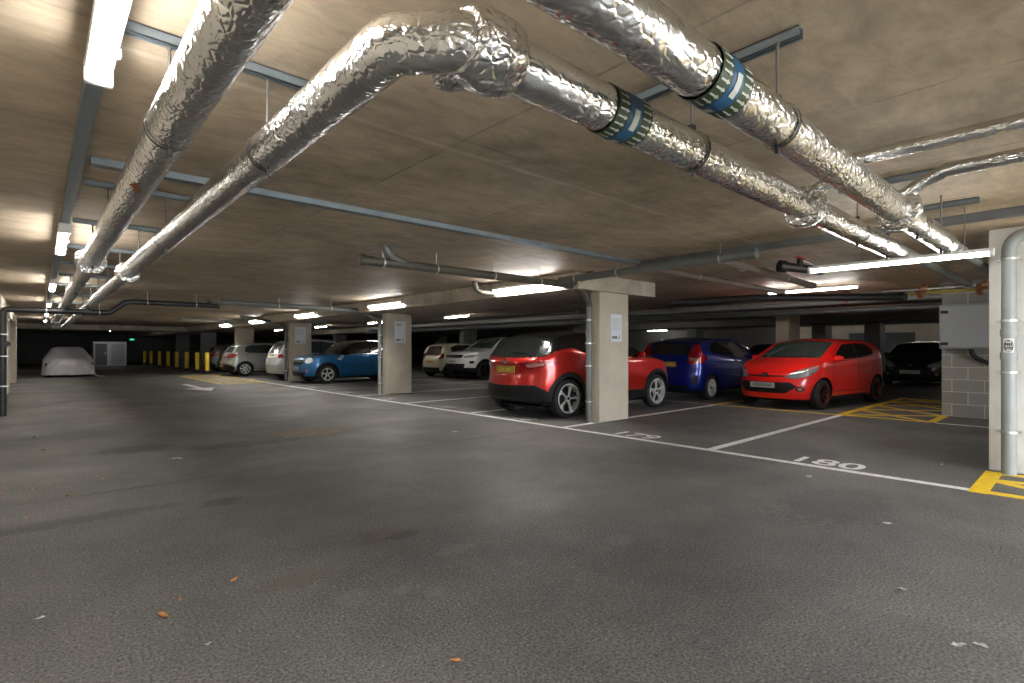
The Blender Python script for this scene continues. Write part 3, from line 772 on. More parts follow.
# black / grey line above the aisle
Yb = 13.4
o = pipe([(-.5, Yb, 0), (-.5, Yb, 1.9), (-.47, Yb, 1.95), (-.42, Yb, 1.965), (1.0, Yb, 1.965), (1.08, Yb, 1.98), (1.32, Yb, 2.19), (1.42, Yb, 2.21), (3.05, Yb, 2.21)], .055, 'blackpipe', 'drain_pipe', 'black drain pipe at the left edge crossing above the aisle',
     clips=[((x, Yb, z), (1, 0, 0)) for x, z in ((.1, 1.965), (.9, 1.965), (1.7, 2.21), (2.6, 2.21))]+[((-.5, Yb, z), (0, 0, 1)) for z in (.55, 1.1, 1.5)], rings=[((3.02, Yb, 2.21), (1, 0, 0)), ((-.5, Yb, 1.3), (0, 0, 1)), ((-.5, Yb, .28), (0, 0, 1))])
MB().cyl((-.44, Yb-.12, 1.33), (-.44, Yb+.05, 1.33), .05, 14).build('access_cap', M['black'], o, 40)
MB().cyl((2.85, Yb, 2.21), (2.85, Yb, 2.33), .045, 14).build('vent_stub', M['black'], o, 40)
pipe([(3.0, 13.2, 2.29), (6.3, 13.2, 2.25), (6.55, 13.2, 2.2), (6.72, 13.1, 2.1), (6.84, 13.02, 2.04), (6.86, 13.0, 1.9)], .065, 'greypipe', 'drain_pipe', 'grey drain pipe crossing the aisle above the blue car', clips=[((x, 13.2, 2.27), (1, 0, 0)) for x in (4.3, 5.6)], rings=[((3.1, 13.2, 2.29), (1, 0, 0)), ((3.5, 13.2, 2.285), (1, 0, 0))])
pipe([(6.87, 13.0, 1.95), (6.87, 13.0, .0)], .05, 'lightpipe', 'downpipe', 'pale downpipe on the column right of the blue car', clips=[((6.87, 13.0, z), (0, 0, 1)) for z in (.3, 1.0, 1.6)])
pipe([(5.3, 20.3, H-.07), (6.6, 20.3, 2.18), (6.83, 20.3, 2.05), (6.87, 20.3, 1.9), (6.87, 20.3, 0)], .05, 'greypipe', 'downpipe', 'grey downpipe on the column left of the blue car', clips=[((6.87, 20.3, z), (0, 0, 1)) for z in (.4, 1.2)])
pipe([(4.2, 24, 2.38), (10, 24.1, 2.33)], .045, 'lightpipe', 'service_pipe', 'pale pipe far off above the silver hatchback')
# downpipe on the white column at right edge, with oval badge
XP = 7.12
o = pipe([(7.12, .57, 0), (7.12, .57, 2.20)]+bez((7.12, .57, 2.20), (7.12, .57, 2.36), (7.12, .40, 2.37), 6)[1:]+[(7.12, -1.6, 2.38)], .058, 'lightpipe', 'downpipe',
         'large light grey downpipe on the white column at the right edge', clips=[((7.12, .57, z), (0, 0, 1)) for z in (.42, 1.01, 1.52, 2.13)], rings=[((7.12, .57, 1.17), (0, 0, 1)), ((7.12, .57, 1.40), (0, 0, 1))], n=28)
lab_ = MB()
def cylpatch(m, a0, a1, z0, z1, r, mi):
    k = 8
    vs = [(7.12+r*math.cos(a0+(a1-a0)*j/k), .57+r*math.sin(a0+(a1-a0)*j/k), z) for z in (z0, z1) for j in range(k+1)]
    m.add(vs, [(j, j+1, k+2+j, k+1+j) for j in range(k)], mi)
ac = PI+.05
cylpatch(lab_, ac-.72, ac+.72, 1.195, 1.345, .0605, 0)
def ellip(m, a, z, ra, rz, r, mi, n=20):
    m.add([(7.12+r*math.cos(a+ra*math.cos(t)), .57+r*math.sin(a+ra*math.cos(t)), z+rz*math.sin(t)) for t in [2*PI*i/n for i in range(n)]], [tuple(range(n))], mi)
ellip(lab_, ac, 1.27, .60, .058, .062, 1); ellip(lab_, ac, 1.27, .48, .045, .0632, 0)
cylpatch(lab_, ac-.50, ac+.50, 1.252, 1.263, .0645, 1); cylpatch(lab_, ac-.42, ac+.42, 1.236, 1.246, .0645, 1)
for q in (-.32, -.1, .1, .32): cylpatch(lab_, ac+q-.08, ac+q+.08, 1.272, 1.30, .0645, 1)
tag(lab_.build('pipe_badge', [M['scrap'], M['ink']], o), 'white badge with black oval emblem')

# ------------------------------------------------------------------ bollards, litter, cover
def bollard(x, y):
    t = empty('bollard', (x, y, 0), '', 'bollard', 'yellow bollards at the end of the bays')
    MB().tube([(x, y, 0), (x, y, .16)], .11, 18).build('base', M['black'], t, 40)
    MB().tube([(x, y, .16), (x, y, 1.0), (x, y, 1.03)], lambda i: (.095, .095, .08)[i], 20).build('post', M['bollard'], t, 40)
    MB().tube([(x, y, 1.03), (x, y, 1.045)], .082, 18).build('cap', M['black'], t, 40)
    return t
bx = [(6.0, 28.6), (5.98, 30.6), (5.95, 33), (5.9, 35.5), (5.9, 38.2), (5.85, 41.), (5.8, 44.), (5.8, 47)]
b0 = bollard(*bx[0])
for i, (x, y) in enumerate(bx):
    b = b0 if i == 0 else copy_tree(b0)
    b.location = (x, y, 0)
    b['label'] = 'yellow bollard beside the silver hatchback, %s of the row' % (['rightmost and nearest'] + ORD[1:])[i] if i < 5 else 'dim yellow bollard deep in the row, %s from the right' % ORD[i]
def leaf(px, py, s, mat, name, label, cat, i):
    p = gpt(px, py); m = MB(); n = 10; rnd = random.Random(i)
    a0 = rnd.random()*6; vs = []
    for j in range(n):
        a = 2*PI*j/n; q = s*(1 if j % 5 else 1.4)*(.75+.4*rnd.random())
        vs.append((p.x+q*math.cos(a)*math.cos(a0)-.55*q*math.sin(a)*math.sin(a0), p.y+q*math.cos(a)*math.sin(a0)+.55*q*math.sin(a)*math.cos(a0), .004+.010*rnd.random()))
    vs.append((p.x, p.y, .003)); m.add(vs, [(j, (j+1) % n, n) for j in range(n)])
    b = [Vector(v)-Vector((0, 0, .0015)) for v in vs]; m.add(b, [((j+1) % n, j, n) for j in range(n)])
    tag(m.build(name, M[mat]), label, cat, 'leaves on the asphalt' if mat == 'leaf' else 'litter on the asphalt')
lv = [(163, 616, .030, 'largest orange leaf, bottom left of the asphalt'), (234, 581, .026, 'orange leaf above and right of the largest leaf'), (455, 662, .018, 'small orange leaf near the bottom centre'),
      (68, 496, .03, 'orange leaf on the left side below the covered car'), (27, 518, .028, 'orange leaf near the left edge, below its neighbours'), (1, 493, .03, 'orange leaf cut by the left edge'),
      (32, 490, .024, 'orange leaf left of the pair near the left edge'), (103, 479, .024, 'small leaf higher up on the left side'), (180, 600, .012, 'tiny leaf between the two bottom left leaves'), (44, 450, .03, 'far leaf by the left wall')]
for i, (a, b, s, l) in enumerate(lv): leaf(a, b, s, 'leaf', 'fallen_leaf', l, 'leaf', i)
sc_ = [(176, 459, .05, 'white litter scrap in the middle of the aisle'), (455, 432, .05, 'white scrap near the bay line in the centre'), (34, 437, .05, 'pale scrap near the left wall'), (40, 619, .014, 'tiny pale scrap at bottom left'),
       (958, 646, .028, 'pale paint spot at bottom right, left of the pair'), (980, 646, .02, 'pale paint spot at bottom right, right of the pair'), (901, 590, .022, 'pale scrap on the right of the asphalt'), (887, 524, .022, 'small pale scrap below the bay line at right'),
       (942, 465, .03, 'white scrap inside the empty bay near the white column'), (208, 645, .012, 'tiny pale scrap at the bottom edge'), (809, 477, .04, 'pale scrap just below the painted number 180')]
for i, (a, b, s, l) in enumerate(sc_): leaf(a, b, s, 'scrap', 'litter_scrap', l, 'litter', 40+i)
g = gpt(308, 432.5)
dcv = MB().box((g.x-.42, g.y-.32, 0), (g.x+.42, g.y+.32, .006))
for i in range(7): dcv.box((g.x-.36, g.y-.27+i*.085, .006), (g.x+.36, g.y-.24+i*.085, .010))
tag(dcv.build('drain_cover', M['iron']), 'rusty rectangular drain cover set in the aisle', 'drain cover')

# white louvred unit far down the aisle
ws = empty('store_unit', (3.7, 46, 0), 'white louvred store unit at the far end of the aisle', 'storage unit')
MB().box((2.75, 46, .0), (4.6, 48, 1.68), bev=.01).build('wall_panel', M['white_shed'], ws)
d = MB().box((2.85, 45.96, .05), (3.5, 46.0, 1.55)).build('door', M['shed_dark'], ws)
MB().box((3.38, 45.93, .8), (3.43, 45.96, .95)).build('handle', M['zinc'], d)
lo = MB()
for i in range(14): lo.box((3.75, 45.95, .15+i*.1), (4.5, 46.0, .20+i*.1))
lo.build('louvre', M['cabinet'], ws)
ex = empty('exit_sign', (5.2, 45.5, 1.85), 'small green emergency exit sign at the far end', 'sign')
MB().box((4.75, 45.6, 1.80), (5.0, 45.64, 1.90)).build('panel', M['exit'], ex)
MB().cyl((4.87, 45.62, 1.90), (4.87, 45.62, H), .01, 6).build('rod', M['rod'], ex)
# pale posts at far left void
for i, (x, y) in enumerate(((-1.3, 31), (-1.9, 36.), (-1.6, 40))):
    tag(MB().box((x, y, 0), (x+.25, y+.3, H-.001), bev=.01).build('concrete_post', M['white_plaster']), 'pale post beyond the left wall, %s one' % ORD[i], 'post', 'pale posts beyond the left wall')
structure(MB().box((-1.2, 36.7, 0), (5.7, 36.75, .02)).build('trim_7', M['col_shade']))
batten(-3, 30, 31.5, 'strip light in the recess beyond the left wall', None, H-.001, .08)
batten(-3, 38, 39.5, 'deeper strip light in the recess beyond the left wall', None, H-.001, .08)

# far right background: garage door and pale wall
gd = MB().box((XR-.12, 6.1, 0), (XR-.001, 9.0, 2.05))
for i in range(10): gd.box((XR-.14, 6.15, .1+i*.195), (XR-.12, 8.95, .24+i*.195))
d1 = structure(gd.build('door_1', M['shed_dark']))
structure(MB().box((XR-.1, 2.0, 0), (XR-.001, 3.6, 2.05)).build('door_2', M['shed_dark']))

# ------------------------------------------------------------------ cars
def interp(pts, x):
    """monotone cubic through points (x, z)"""
    n = len(pts)
    if x <= pts[0][0]: return pts[0][1]
    if x >= pts[-1][0]: return pts[-1][1]
    for i in range(n-1):
        if x <= pts[i+1][0]: break
    def sl(j):
        return (pts[j+1][1]-pts[j][1])/(pts[j+1][0]-pts[j][0])
    def tan(j):
        if j == 0: return sl(0)
        if j == n-1: return sl(n-2)
        a, b = sl(j-1), sl(j)
        return 0 if a*b <= 0 else 2*a*b/(a+b)
    x0, z0 = pts[i]; x1, z1 = pts[i+1]; h = x1-x0; t = (x-x0)/h
    m0, m1 = tan(i)*h, tan(i+1)*h
    return (2*t**3-3*t*t+1)*z0+(t**3-2*t*t+t)*m0+(-2*t**3+3*t*t)*z1+(t**3-t*t)*m1

def car_body(S, paintm):
    L, W = S['L'], S['W']/2
    prof = S['prof']; belt = S['belt']; nose = S['nose']; tail = S['tail']
    NT = 104
    xs = []
    for i in range(NT+1):
        t = i/NT
        s = .5-.5*math.cos(PI*t)
        xs.append(L*(.45*s+.55*t))
    e = 1e-3; xs[0] = e; xs[-1] = L-e
    rings = []; rows = None
    lowz = S.get('low', .19)
    for x in xs:
        tf, tr = S.get('rf', .75), S.get('rr', .55)
        w = W
        pf, pr = S.get('pf', 2.6), S.get('pr', 3.0)
        if x < tf: w = W*(1-(1-x/tf)**pf)**(1/pf)*1.0
        if x > L-tr: w = min(w, W*(1-(1-(L-x)/tr)**pr)**(1/pr))
        w = max(w, .02)
        zt = interp(prof, x); bl = interp(belt, x)
        bl = min(bl, zt-.045)
        edge_z = zt-.05
        glassh = max(0, edge_z-bl)
        tum = S.get('tum', .30)
        wb = .965*w; wr = max(.02, wb-tum*glassh-(.02 if glassh > .05 else 0)*min(1, glassh/.2))
        zb = lowz+.05*max(0, 1-x/.5)+.06*max(0, 1-(L-x)/.5)
        half = [(0, zb), (.55*w, zb), (.86*w, zb), (.93*w, zb+.02), (.965*w, zb+.07)]
        # lower / mid side
        for f, k in ((.18, .985), (.36, .995), (.50, 1.0), (.62, 1.0), (.72, .993), (.80, .985), (.88, .985), (.94, .98)):
            half.append((k*w, zb+.07+(bl-zb-.07)*f))
        half.append((wb, bl))
        for f in (.08, .25, .42, .6, .78, .92, 1.0):
            half.append((wb+(wr-wb)*f+.012*math.sin(PI*f)*min(1, glassh/.3), bl+glassh*f))
        crown = S.get('crown', .03)*min(1, w/W)
        for f in (.975, .92, .82, .66, .45, .22, 0):
            half.append((wr*f, edge_z+(zt-edge_z)*(1-f**5)-crown*f*f*(1-f**5*.6)))
        # nose/tail rake by height
        ring = []
        for y, z in half:
            dx = 0.
            bf = max(0, 1-x/.9); br = max(0, 1-(L-x)/.8)
            dx += interp(nose, z)*bf*bf - interp(tail, z)*br*br
            ring.append(Vector((x+dx, y, z)))
        full = ring+[Vector((p.x, -p.y, p.z)) for p in ring[-2:0:-1]]
        rings.append(full)
    m = MB(); m.ring(rings, 0, caps=False)
    N = len(rings[0]); K = N//2
    for base, ring in ((0, rings[0]), ((len(rings)-1), rings[-1])):
        for i in range(0, K):
            a, b_, c_, d_ = i, i+1, (N-i-1) % N, (N-i) % N
            idx = [a, b_, c_, d_]; u_ = []
            for q in idx:
                if q % N not in u_: u_.append(q % N)
            if len(u_) > 2: m.f.append(tuple(base*N+q for q in u_)); m.m.append(0)
    o = m.build('body', [paintm, M['trim'], M['trim'] if not S.get('roof') else S['roof']], None, 38)
    loc = o.location.copy()
    o.data.transform(Matrix.Translation(loc)); o.location = (0, 0, 0)
    # wheel arches
    c = MB(); ra = S['R']+.045
    for xa in (S['ax'], S['ax']+S['wb']):
        for s in (1, -1):
            c.cyl((xa, s*(W-.30), S['R']), (xa, s*(W+.3), S['R']), ra, 40)
    co = c.build('cut', M['trim']); 
    md = o.modifiers.new('b', 'BOOLEAN'); md.operation = 'DIFFERENCE'; md.solver = 'EXACT'; md.object = co
    dg = bpy.context.evaluated_depsgraph_get(); dg.update()
    me = bpy.data.meshes.new_from_object(o.evaluated_get(dg)); me.name = 'body'
    o.modifiers.clear(); old = o.data; o.data = me; bpy.data.meshes.remove(old)
    cm = co.data; bpy.data.objects.remove(co); bpy.data.meshes.remove(cm)
    Rs = S['R']
    clad = S.get('clad', 0); roofx = S.get('roofx')
    for p in me.polygons:
        cc = p.center; mi = 0
        for xa in (S['ax'], S['ax']+S['wb']):
            dd = math.hypot(cc.x-xa, cc.z-Rs)
            if dd < ra+.004 and abs(cc.y) < W-.015 and abs(cc.y) > W-.32 and abs(p.normal.y) < .9: mi = 1
            if dd < ra-.003: mi = 1
        if cc.z < lowz+.035: mi = 1
        if clad and mi == 0 and cc.z < clad: mi = 1
        if S.get('roof') and mi == 0 and cc.z > interp(belt, cc.x)+.004 and roofx[0] < cc.x < roofx[1]+(interp(prof, cc.x)-cc.z)*0: mi = 2
        p.material_index = mi
    me.polygons.foreach_set('use_smooth', [True]*len(me.polygons)); me.set_sharp_from_angle(angle=math.radians(38))
    bm = bmesh.new(); bm.from_mesh(me); bvh = BVHTree.FromBMesh(bm); bm.free()
    return o, bvh

def patch_mesh(bvh, pts, d, off=.004, res=.035, m=None, mi=0, rnd=0, skirt=True, inset=None):
    """a panel lying on the bodywork: outline pts (3D, roughly on the surface) dropped onto it along d"""
    d = Vector(d).normalized(); up = Vector((0, 0, 1)) if abs(d.z) < .9 else Vector((1, 0, 0))
    u = d.cross(up).normalized(); v = u.cross(d).normalized()
    P2 = [(Vector(p).dot(u), Vector(p).dot(v)) for p in pts]
    for _ in range(rnd):
        q = []
        for i in range(len(P2)):
            a, b = P2[i], P2[(i+1) % len(P2)]
            ll = math.hypot(b[0]-a[0], b[1]-a[1]); fr = min(.25, (.035/(1+_))/max(ll, 1e-6))
            q += [(a[0]*(1-fr)+b[0]*fr, a[1]*(1-fr)+b[1]*fr), (a[0]*fr+b[0]*(1-fr), a[1]*fr+b[1]*(1-fr))]
        P2 = q
    den = []
    for i in range(len(P2)):
        a, b = P2[i], P2[(i+1) % len(P2)]; L = math.hypot(b[0]-a[0], b[1]-a[1]); k = max(1, int(L/res+.5))
        den += [(a[0]+(b[0]-a[0])*j/k, a[1]+(b[1]-a[1])*j/k) for j in range(k)]
    def inside(x, y, poly):
        c = False
        for i in range(len(poly)):
            x1, y1 = poly[i]; x2, y2 = poly[i-1]
            if (y1 > y) != (y2 > y) and x < (x2-x1)*(y-y1)/(y2-y1)+x1: c = not c
        return c
    x0, x1 = min(p[0] for p in den), max(p[0] for p in den); y0, y1 = min(p[1] for p in den), max(p[1] for p in den)
    ins = []
    nx, ny = int((x1-x0)/res), int((y1-y0)/res)
    for i in range(1, nx+1):
        for j in range(1, ny+1):
            x, y = x0+(x1-x0)*i/(nx+1), y0+(y1-y0)*j/(ny+1)
            if inside(x, y, den) and min((x-a)**2+(y-b)**2 for a, b in den) > (res*.5)**2: ins.append((x, y))
    n = len(den)
    vs, es, fs, *_ = delaunay_2d_cdt([Vector(p) for p in den+ins], [], [list(range(n))], 1, 1e-5)
    orig = Vector(pts[0]).dot(d)
    out = []; miss = 0
    zavg = sum((Vector(p).dot(d) for p in pts))/len(pts)
    for q in vs:
        o = u*q.x+v*q.y+d*(zavg-3)
        hit, nrm, _, _ = bvh.ray_cast(o, d)
        if hit is None:
            hit, nrm, _, _ = bvh.find_nearest(u*q.x+v*q.y+d*zavg)
        if nrm.dot(d) > 0: nrm = -nrm
        out.append((hit, nrm))
    if m is None: m = MB()
    top = [h+nn*off for h, nn in out]
    m.add(top, [tuple(f) for f in fs], mi)
    if skirt:
        # boundary = edges used once
        cnt = {}
        for f in fs:
            for i in range(len(f)):
                e = (f[i], f[(i+1) % len(f)]); kx = tuple(sorted(e)); cnt.setdefault(kx, []).append(e)
        b = [e[0] for e in cnt.values() if len(e) == 1]
        base = [h-nn*.004 for h, nn in out]
        idx = {}; vv = []; ff = []
        for a, c in b:
            k = len(vv); vv += [top[a], top[c], base[c], base[a]]; ff.append((k+1, k, k+3, k+2))
        m.add(vv, ff, mi)
    return m
def panel(bvh, root, name, pts, d, mat, off=.004, res=.035, rnd=0, both=False, label=None, parent=None, smooth=60):
    outs = []
    for s in ((1, -1) if both else (1,)):
        pp = [(p[0], p[1]*s, p[2]) for p in pts]; dd = (d[0], d[1]*s, d[2])
        m = patch_mesh(bvh, pp, dd, off, res, rnd=rnd)
        o = m.build(name, mat, parent or root, smooth, local=True)
        if label: o['label'] = label
        outs.append(o)
    return outs
def side(pts): return [(x, .8, z) for x, z in pts]
def seam(bvh, m, pts, d, w=.007, off=.0015, mi=0):
    """dark shut line following a closed outline"""
    d = Vector(d); 
    n = len(pts)
    den = []
    for i in range(n):
        a, b = Vector(pts[i]), Vector(pts[(i+1) % n]); k = max(1, int((b-a).length/.05)); den += [a+(b-a)*j/k for j in range(k)]
    c = sum(den, Vector())/len(den); N = len(den); vs = []
    for i, p in enumerate(den):
        t = (den[(i+1) % N]-den[i-1]); nn = t.cross(d).normalized()
        for s in (-1, 1):
            q = p+nn*w/2*s
            h, nr, _, _ = bvh.ray_cast(q-d.normalized()*3, d)
            if h is None: h, nr, _, _ = bvh.find_nearest(q)
            if nr.dot(d) > 0: nr = -nr
            vs.append(h+nr*off)
    m.add(vs, [(2*i, 2*i+1, (2*i+3) % (2*N), (2*i+2) % (2*N)) for i in range(N)], mi)

def wheel_mesh(R, style, rimr=.68, wid=.2):
    """tyre + rim, outer side towards -y, centre at origin"""
    t = MB(); n = 48
    pr = [(rimr*R, -.5), (rimr*R+.01, -.52), (R*.86, -.5), (R*.965, -.42), (R, -.30), (R, .30), (R*.965, .42), (R*.86, .5), (rimr*R, .5), (rimr*R-.01, 0)]
    t.ring([[Vector((r*math.cos(2*PI*i/n), y*wid, r*math.sin(2*PI*i/n))) for i in range(n)] for r, y in pr], 0, closed=True)
    r = MB(); rr = rimr*R
    pr = [(rr+.004, -.50), (rr-.012, -.52), (rr-.016, -.46), (rr-.03, -.1), (rr-.03, .3), (rr, .35)]
    r.ring([[Vector((q*math.cos(2*PI*i/n), y*wid, q*math.sin(2*PI*i/n))) for i in range(n)] for q, y in pr], 2 if style.get('edge') else 0, caps=False)
    r.cyl((0, -.0*wid, 0), (0, .12*wid, 0), rr-.02, 32, 1)         # dark disc behind the spokes
    r.cyl((0, -.40*wid, 0), (0, .0, 0), .055, 20, 0)
    r.cyl((0, -.44*wid, 0), (0, -.4*wid, 0), .028, 16, 1)
    k = style['n']
    for i in range(k):
        a = 2*PI*i/k+PI/2
        def bar(a0, a1, r0, r1, w0, w1):
            y0, y1 = -.42*wid, -.47*wid
            p0 = Vector((r0*math.cos(a0), 0, r0*math.sin(a0))); p1 = Vector((r1*math.cos(a1), 0, r1*math.sin(a1)))
            dd = (p1-p0).normalized(); nn = Vector((-dd.z, 0, dd.x))
            vs = []
            for p, w, y in ((p0, w0, y0), (p1, w1, y1)):
                vs += [p+nn*w+Vector((0, y+.012, 0)), p+nn*w*.7+Vector((0, y, 0)), p-nn*w*.7+Vector((0, y, 0)), p-nn*w+Vector((0, y+.012, 0)), p-nn*w+Vector((0, y+.04, 0)), p+nn*w+Vector((0, y+.04, 0))]
            r.add(vs, [(j, (j+1) % 6, 6+(j+1) % 6, 6+j) for j in range(6)]+[(5, 4, 3, 2, 1, 0), (6, 7, 8, 9, 10, 11)], 0)
        st = style['t']
        if st == 'twin':
            bar(a-.05, a-.17, .04, rr-.01, .012, .011); bar(a+.05, a+.17, .04, rr-.01, .012, .011)
        elif st == 'blade':
            bar(a, a+.05, .03, rr*.62, .015, .018); bar(a+.05, a+.02, rr*.60, rr-.008, .018, .027); bar(a+.0, a+.40, rr*.62, rr-.008, .011, .009)
        elif st == 'thin':
            bar(a, a, .04, rr-.01, .012, .010)
        else:
            bar(a, a, .03, rr-.01, .026, .030)
    return t, r

def make_car(S, label, loc, rz, cat='car', detail=2):
    pm = S['paint']; L, W, R = S['L'], S['W']/2, S['R']
    body, bvh = car_body(S, pm)
    root = empty('car', (0, 0, 0), label, cat, S.get('group'))
    root.name = S.get('name', 'parked_car')
    body.parent = root; body.name = 'body'
    ax0, ax1 = S['ax'], S['ax']+S['wb']
    # wheels
    t, r = wheel_mesh(R, S['rim'], S.get('rimr', .69))
    wmats = [S.get('rimmat', M['alloy']), M['alloy_dark'], M['redrim']]
    first = None
    for xa in (ax0, ax1):
        for s in (-1, 1):
            if first is None:
                wo = t.build('wheel', M['tyre'], root, 40, local=True); ro = r.build('wheel_rim', wmats, wo, 35, local=True); first = wo
            else:
                wo = first.copy(); COL.objects.link(wo); wo.parent = root
                ro = first.children[0].copy(); COL.objects.link(ro); ro.parent = wo
            wo.location = (xa, s*(W-.115), R)
            wo.rotation_euler = (0, .35*(xa > 2), 0 if s < 0 else PI)
    # arch trims
    if S.get('arch', .0):
        aw = S['arch']; ra = R+.046
        for xa in (ax0, ax1):
            for sd in (1, -1):
                rings = []
                for i in range(33):
                    an = -.22+(PI+.44)*i/32
                    def ys(rr):
                        px_, pz_ = xa+rr*math.cos(an), max(S.get('low', .19)+.03, R+rr*math.sin(an))
                        h, nr, _, _ = bvh.ray_cast(Vector((px_, sd*3, pz_)), Vector((0, -sd, 0)))
                        return (abs(h.y) if h and abs(h.y) > W-.25 else None)
                    y1 = ys(ra+.02) or ys(ra+.04) or W-.02; y2 = ys(ra+aw) or y1
                    y1 = max(y1, y2-.03)
                    ring = []
                    for rr, yy in ((ra-.012, y1-.06), (ra-.012, y1+.010), (ra+.012, y1+.018), (ra+aw*.8, y2+.014), (ra+aw, y2-.006), (ra+aw*.5, y1-.03)):
                        ring.append(Vector((xa+rr*math.cos(an), sd*yy, max(S.get('low', .19), R+rr*math.sin(an)))))
                    rings.append(ring)
                MB().ring(rings).build('wheel_arch_trim', M['trim'], root, 40, local=True)
    G = S.get('glass', M['glass'])
    wl = [p_ for _, p_ in S['windows']]
    un = list(wl[0][:4])
    if len(wl) == 2: un += wl[1][1:]+[wl[1][0]]
    elif len(wl) == 3: un += [wl[1][1], wl[1][2]]+wl[2][1:]+[wl[2][0], wl[1][3], wl[1][0]]
    un.append(wl[0][4])
    if len(wl) > 1: panel(bvh, root, 'window_surround', side(un), (0, -1, 0), M['trim'], .0018, .05, rnd=1, both=True)
    for nm, pts in S['windows']:
        panel(bvh, root, 'side_window', side(pts), (0, -1, 0), G, .003, .05, rnd=1, both=True)
        if S.get('wchrome'):
            pass
    panel(bvh, root, 'windscreen', S['screen'], S.get('screen_d', (1, 0, -.35)), S.get('screenglass', G), .003, .06, rnd=1)
    panel(bvh, root, 'rear_window', S['rearglass'], S.get('rear_d', (-1, 0, -.3)), G, .003, .06, rnd=1)
    # doors as shut lines in dark trim plus handles
    for dr in S['doors']:
        for s in (1, -1):
            m = patch_mesh(bvh, [(x, s*.8, z) for x, z in dr], (0, -s, 0), .0025, .06, skirt=True)
            seam(bvh, m, [(x, s*.8, z) for x, z in dr], (0, -s, 0), .016, .0018, 1)
            do = m.build('door', [pm, M['trim']], root, 40, local=True)
            hx = max(p[0] for p in dr)-.20; hz = S.get('handle_z', .86)
            h, nr, _, _ = bvh.ray_cast(Vector((hx, s*2, hz)), Vector((0, -s, 0)))
            if h:
                MB().tube([h+Vector((-.09, -s*.01, 0)), h+Vector((-.07, s*.03, .004)), h+Vector((.07, s*.03, .006)), h+Vector((.09, -s*.01, 0))], .013, 8).build('door_handle', S.get('handlemat', pm), do, 50, local=True)
    # mirrors
    mx, my, mz = S['mirror']
    for s in (1, -1):
        m = MB()
        bm = bmesh.new(); bmesh.ops.create_uvsphere(bm, u_segments=20, v_segments=12, radius=1)
        for v in bm.verts:
            c = v.co; fx = .085 if c.x < 0 else .04
            v.co = Vector((mx+c.x*fx, s*(my+.10+c.y*.105), mz+c.z*.068*(1+.15*c.y*s)))
        m.bm(bm); 
        mo = m.build('door_mirror', S.get('mirmat', pm), root, 60, local=True)
        MB().tube([(mx+.03, s*(my-.05), mz-.075), (mx+.01, s*(my+.05), mz-.04)], .02, 8).build('mirror_arm', M['trim'], mo, 50, local=True)
    for p in S['panels']:
        nm, pts, d, mat, off, both, rn = p[:7]
        panel(bvh, root, nm, pts, d, M[mat] if isinstance(mat, str) else mat, off, p[7] if len(p) > 7 else .035, rn, both)
    # number plates
    for (xp, z, h, d, mat) in S['plates']:
        hw = .26
        hit, nr, _, _ = bvh.ray_cast(Vector((xp, 0, z)), Vector(d))
        sgn = -1 if d[0] > 0 else 1
        xh = hit.x+sgn*S.get('plateoff', .012)
        a, b = sorted((xh, xh+sgn*.012))
        po = MB().box((a, -hw, z-h/2), (b, hw, z+h/2), bev=.003).build('number_plate', M[mat], root, None, True)
        e = b if sgn > 0 else a
        MB().box((e-.0005, -.2, z-h*.26), (e+.0005, .2, z+h*.26)).build('blurred_band', M['plate_blur'] if mat == 'plate_w' else M['yellow_worn'], po, None, True)
    # underside and wipers
    MB().box((.35, -W+.36, .15), (L-.35, W-.36, .21), bev=.02).build('underbody', M['trim'], root, None, True)
    for (a, b) in S.get('wipers', []):
        pts = []
        for i in range(7):
            p = Vector(a).lerp(Vector(b), i/6); dd = Vector((1, 0, -.2)) if a[0] < L/2 else Vector((-1, 0, -.2))
            h, nr, _, _ = bvh.ray_cast(p-dd*2, dd)
            if h: pts.append(h+(nr if nr.dot(dd) < 0 else -nr)*.014)
        if len(pts) > 2: MB().tube(pts, .009, 6).build('wiper', M['trim'], root, None, True)
    root.location = loc; root.rotation_euler = (0, 0, rz)
    return root

def spec(**kw):
    L, W = kw['L'], kw['W']
    d = dict(nose=[(.15, .10), (.30, .03), (.45, .0), (.60, .03), (.75, .10), (1.0, .2)], tail=[(.15, .12), (.35, .02), (.5, .0), (.8, .05), (1.1, .12), (1.5, .2)],
             rim=dict(n=5, t='fat'), plates=[], panels=[], wipers=[], doors=[], windows=[])
    d.update(kw); return d
M['p_red'] = paint('bright_red_paint', (.85, .010, .008), .0, .3)
M['p_crimson'] = paint('metallic_red_paint', (.50, .016, .012), .55, .28)
M['p_navy'] = paint('deep_blue_paint', (.004, .018, .22), .5, .28)
M['p_blue'] = paint('mid_blue_paint', (.010, .135, .34), .4, .3)
M['p_white'] = paint('white_paint', (.68, .69, .68), .0, .3)
M['p_cream'] = paint('cream_paint', (.66, .60, .44), .0, .35)
M['p_silver'] = paint('silver_paint', (.46, .47, .45), .5, .32)
M['p_silverblue'] = paint('pale_silver_paint', (.55, .58, .60), .4, .32)
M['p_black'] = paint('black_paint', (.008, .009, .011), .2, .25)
M['p_grey'] = paint('grey_paint', (.12, .125, .13), .4, .3)
M['p_blackroof'] = paint('gloss_black_roof', (.006, .007, .008), .0, .2)

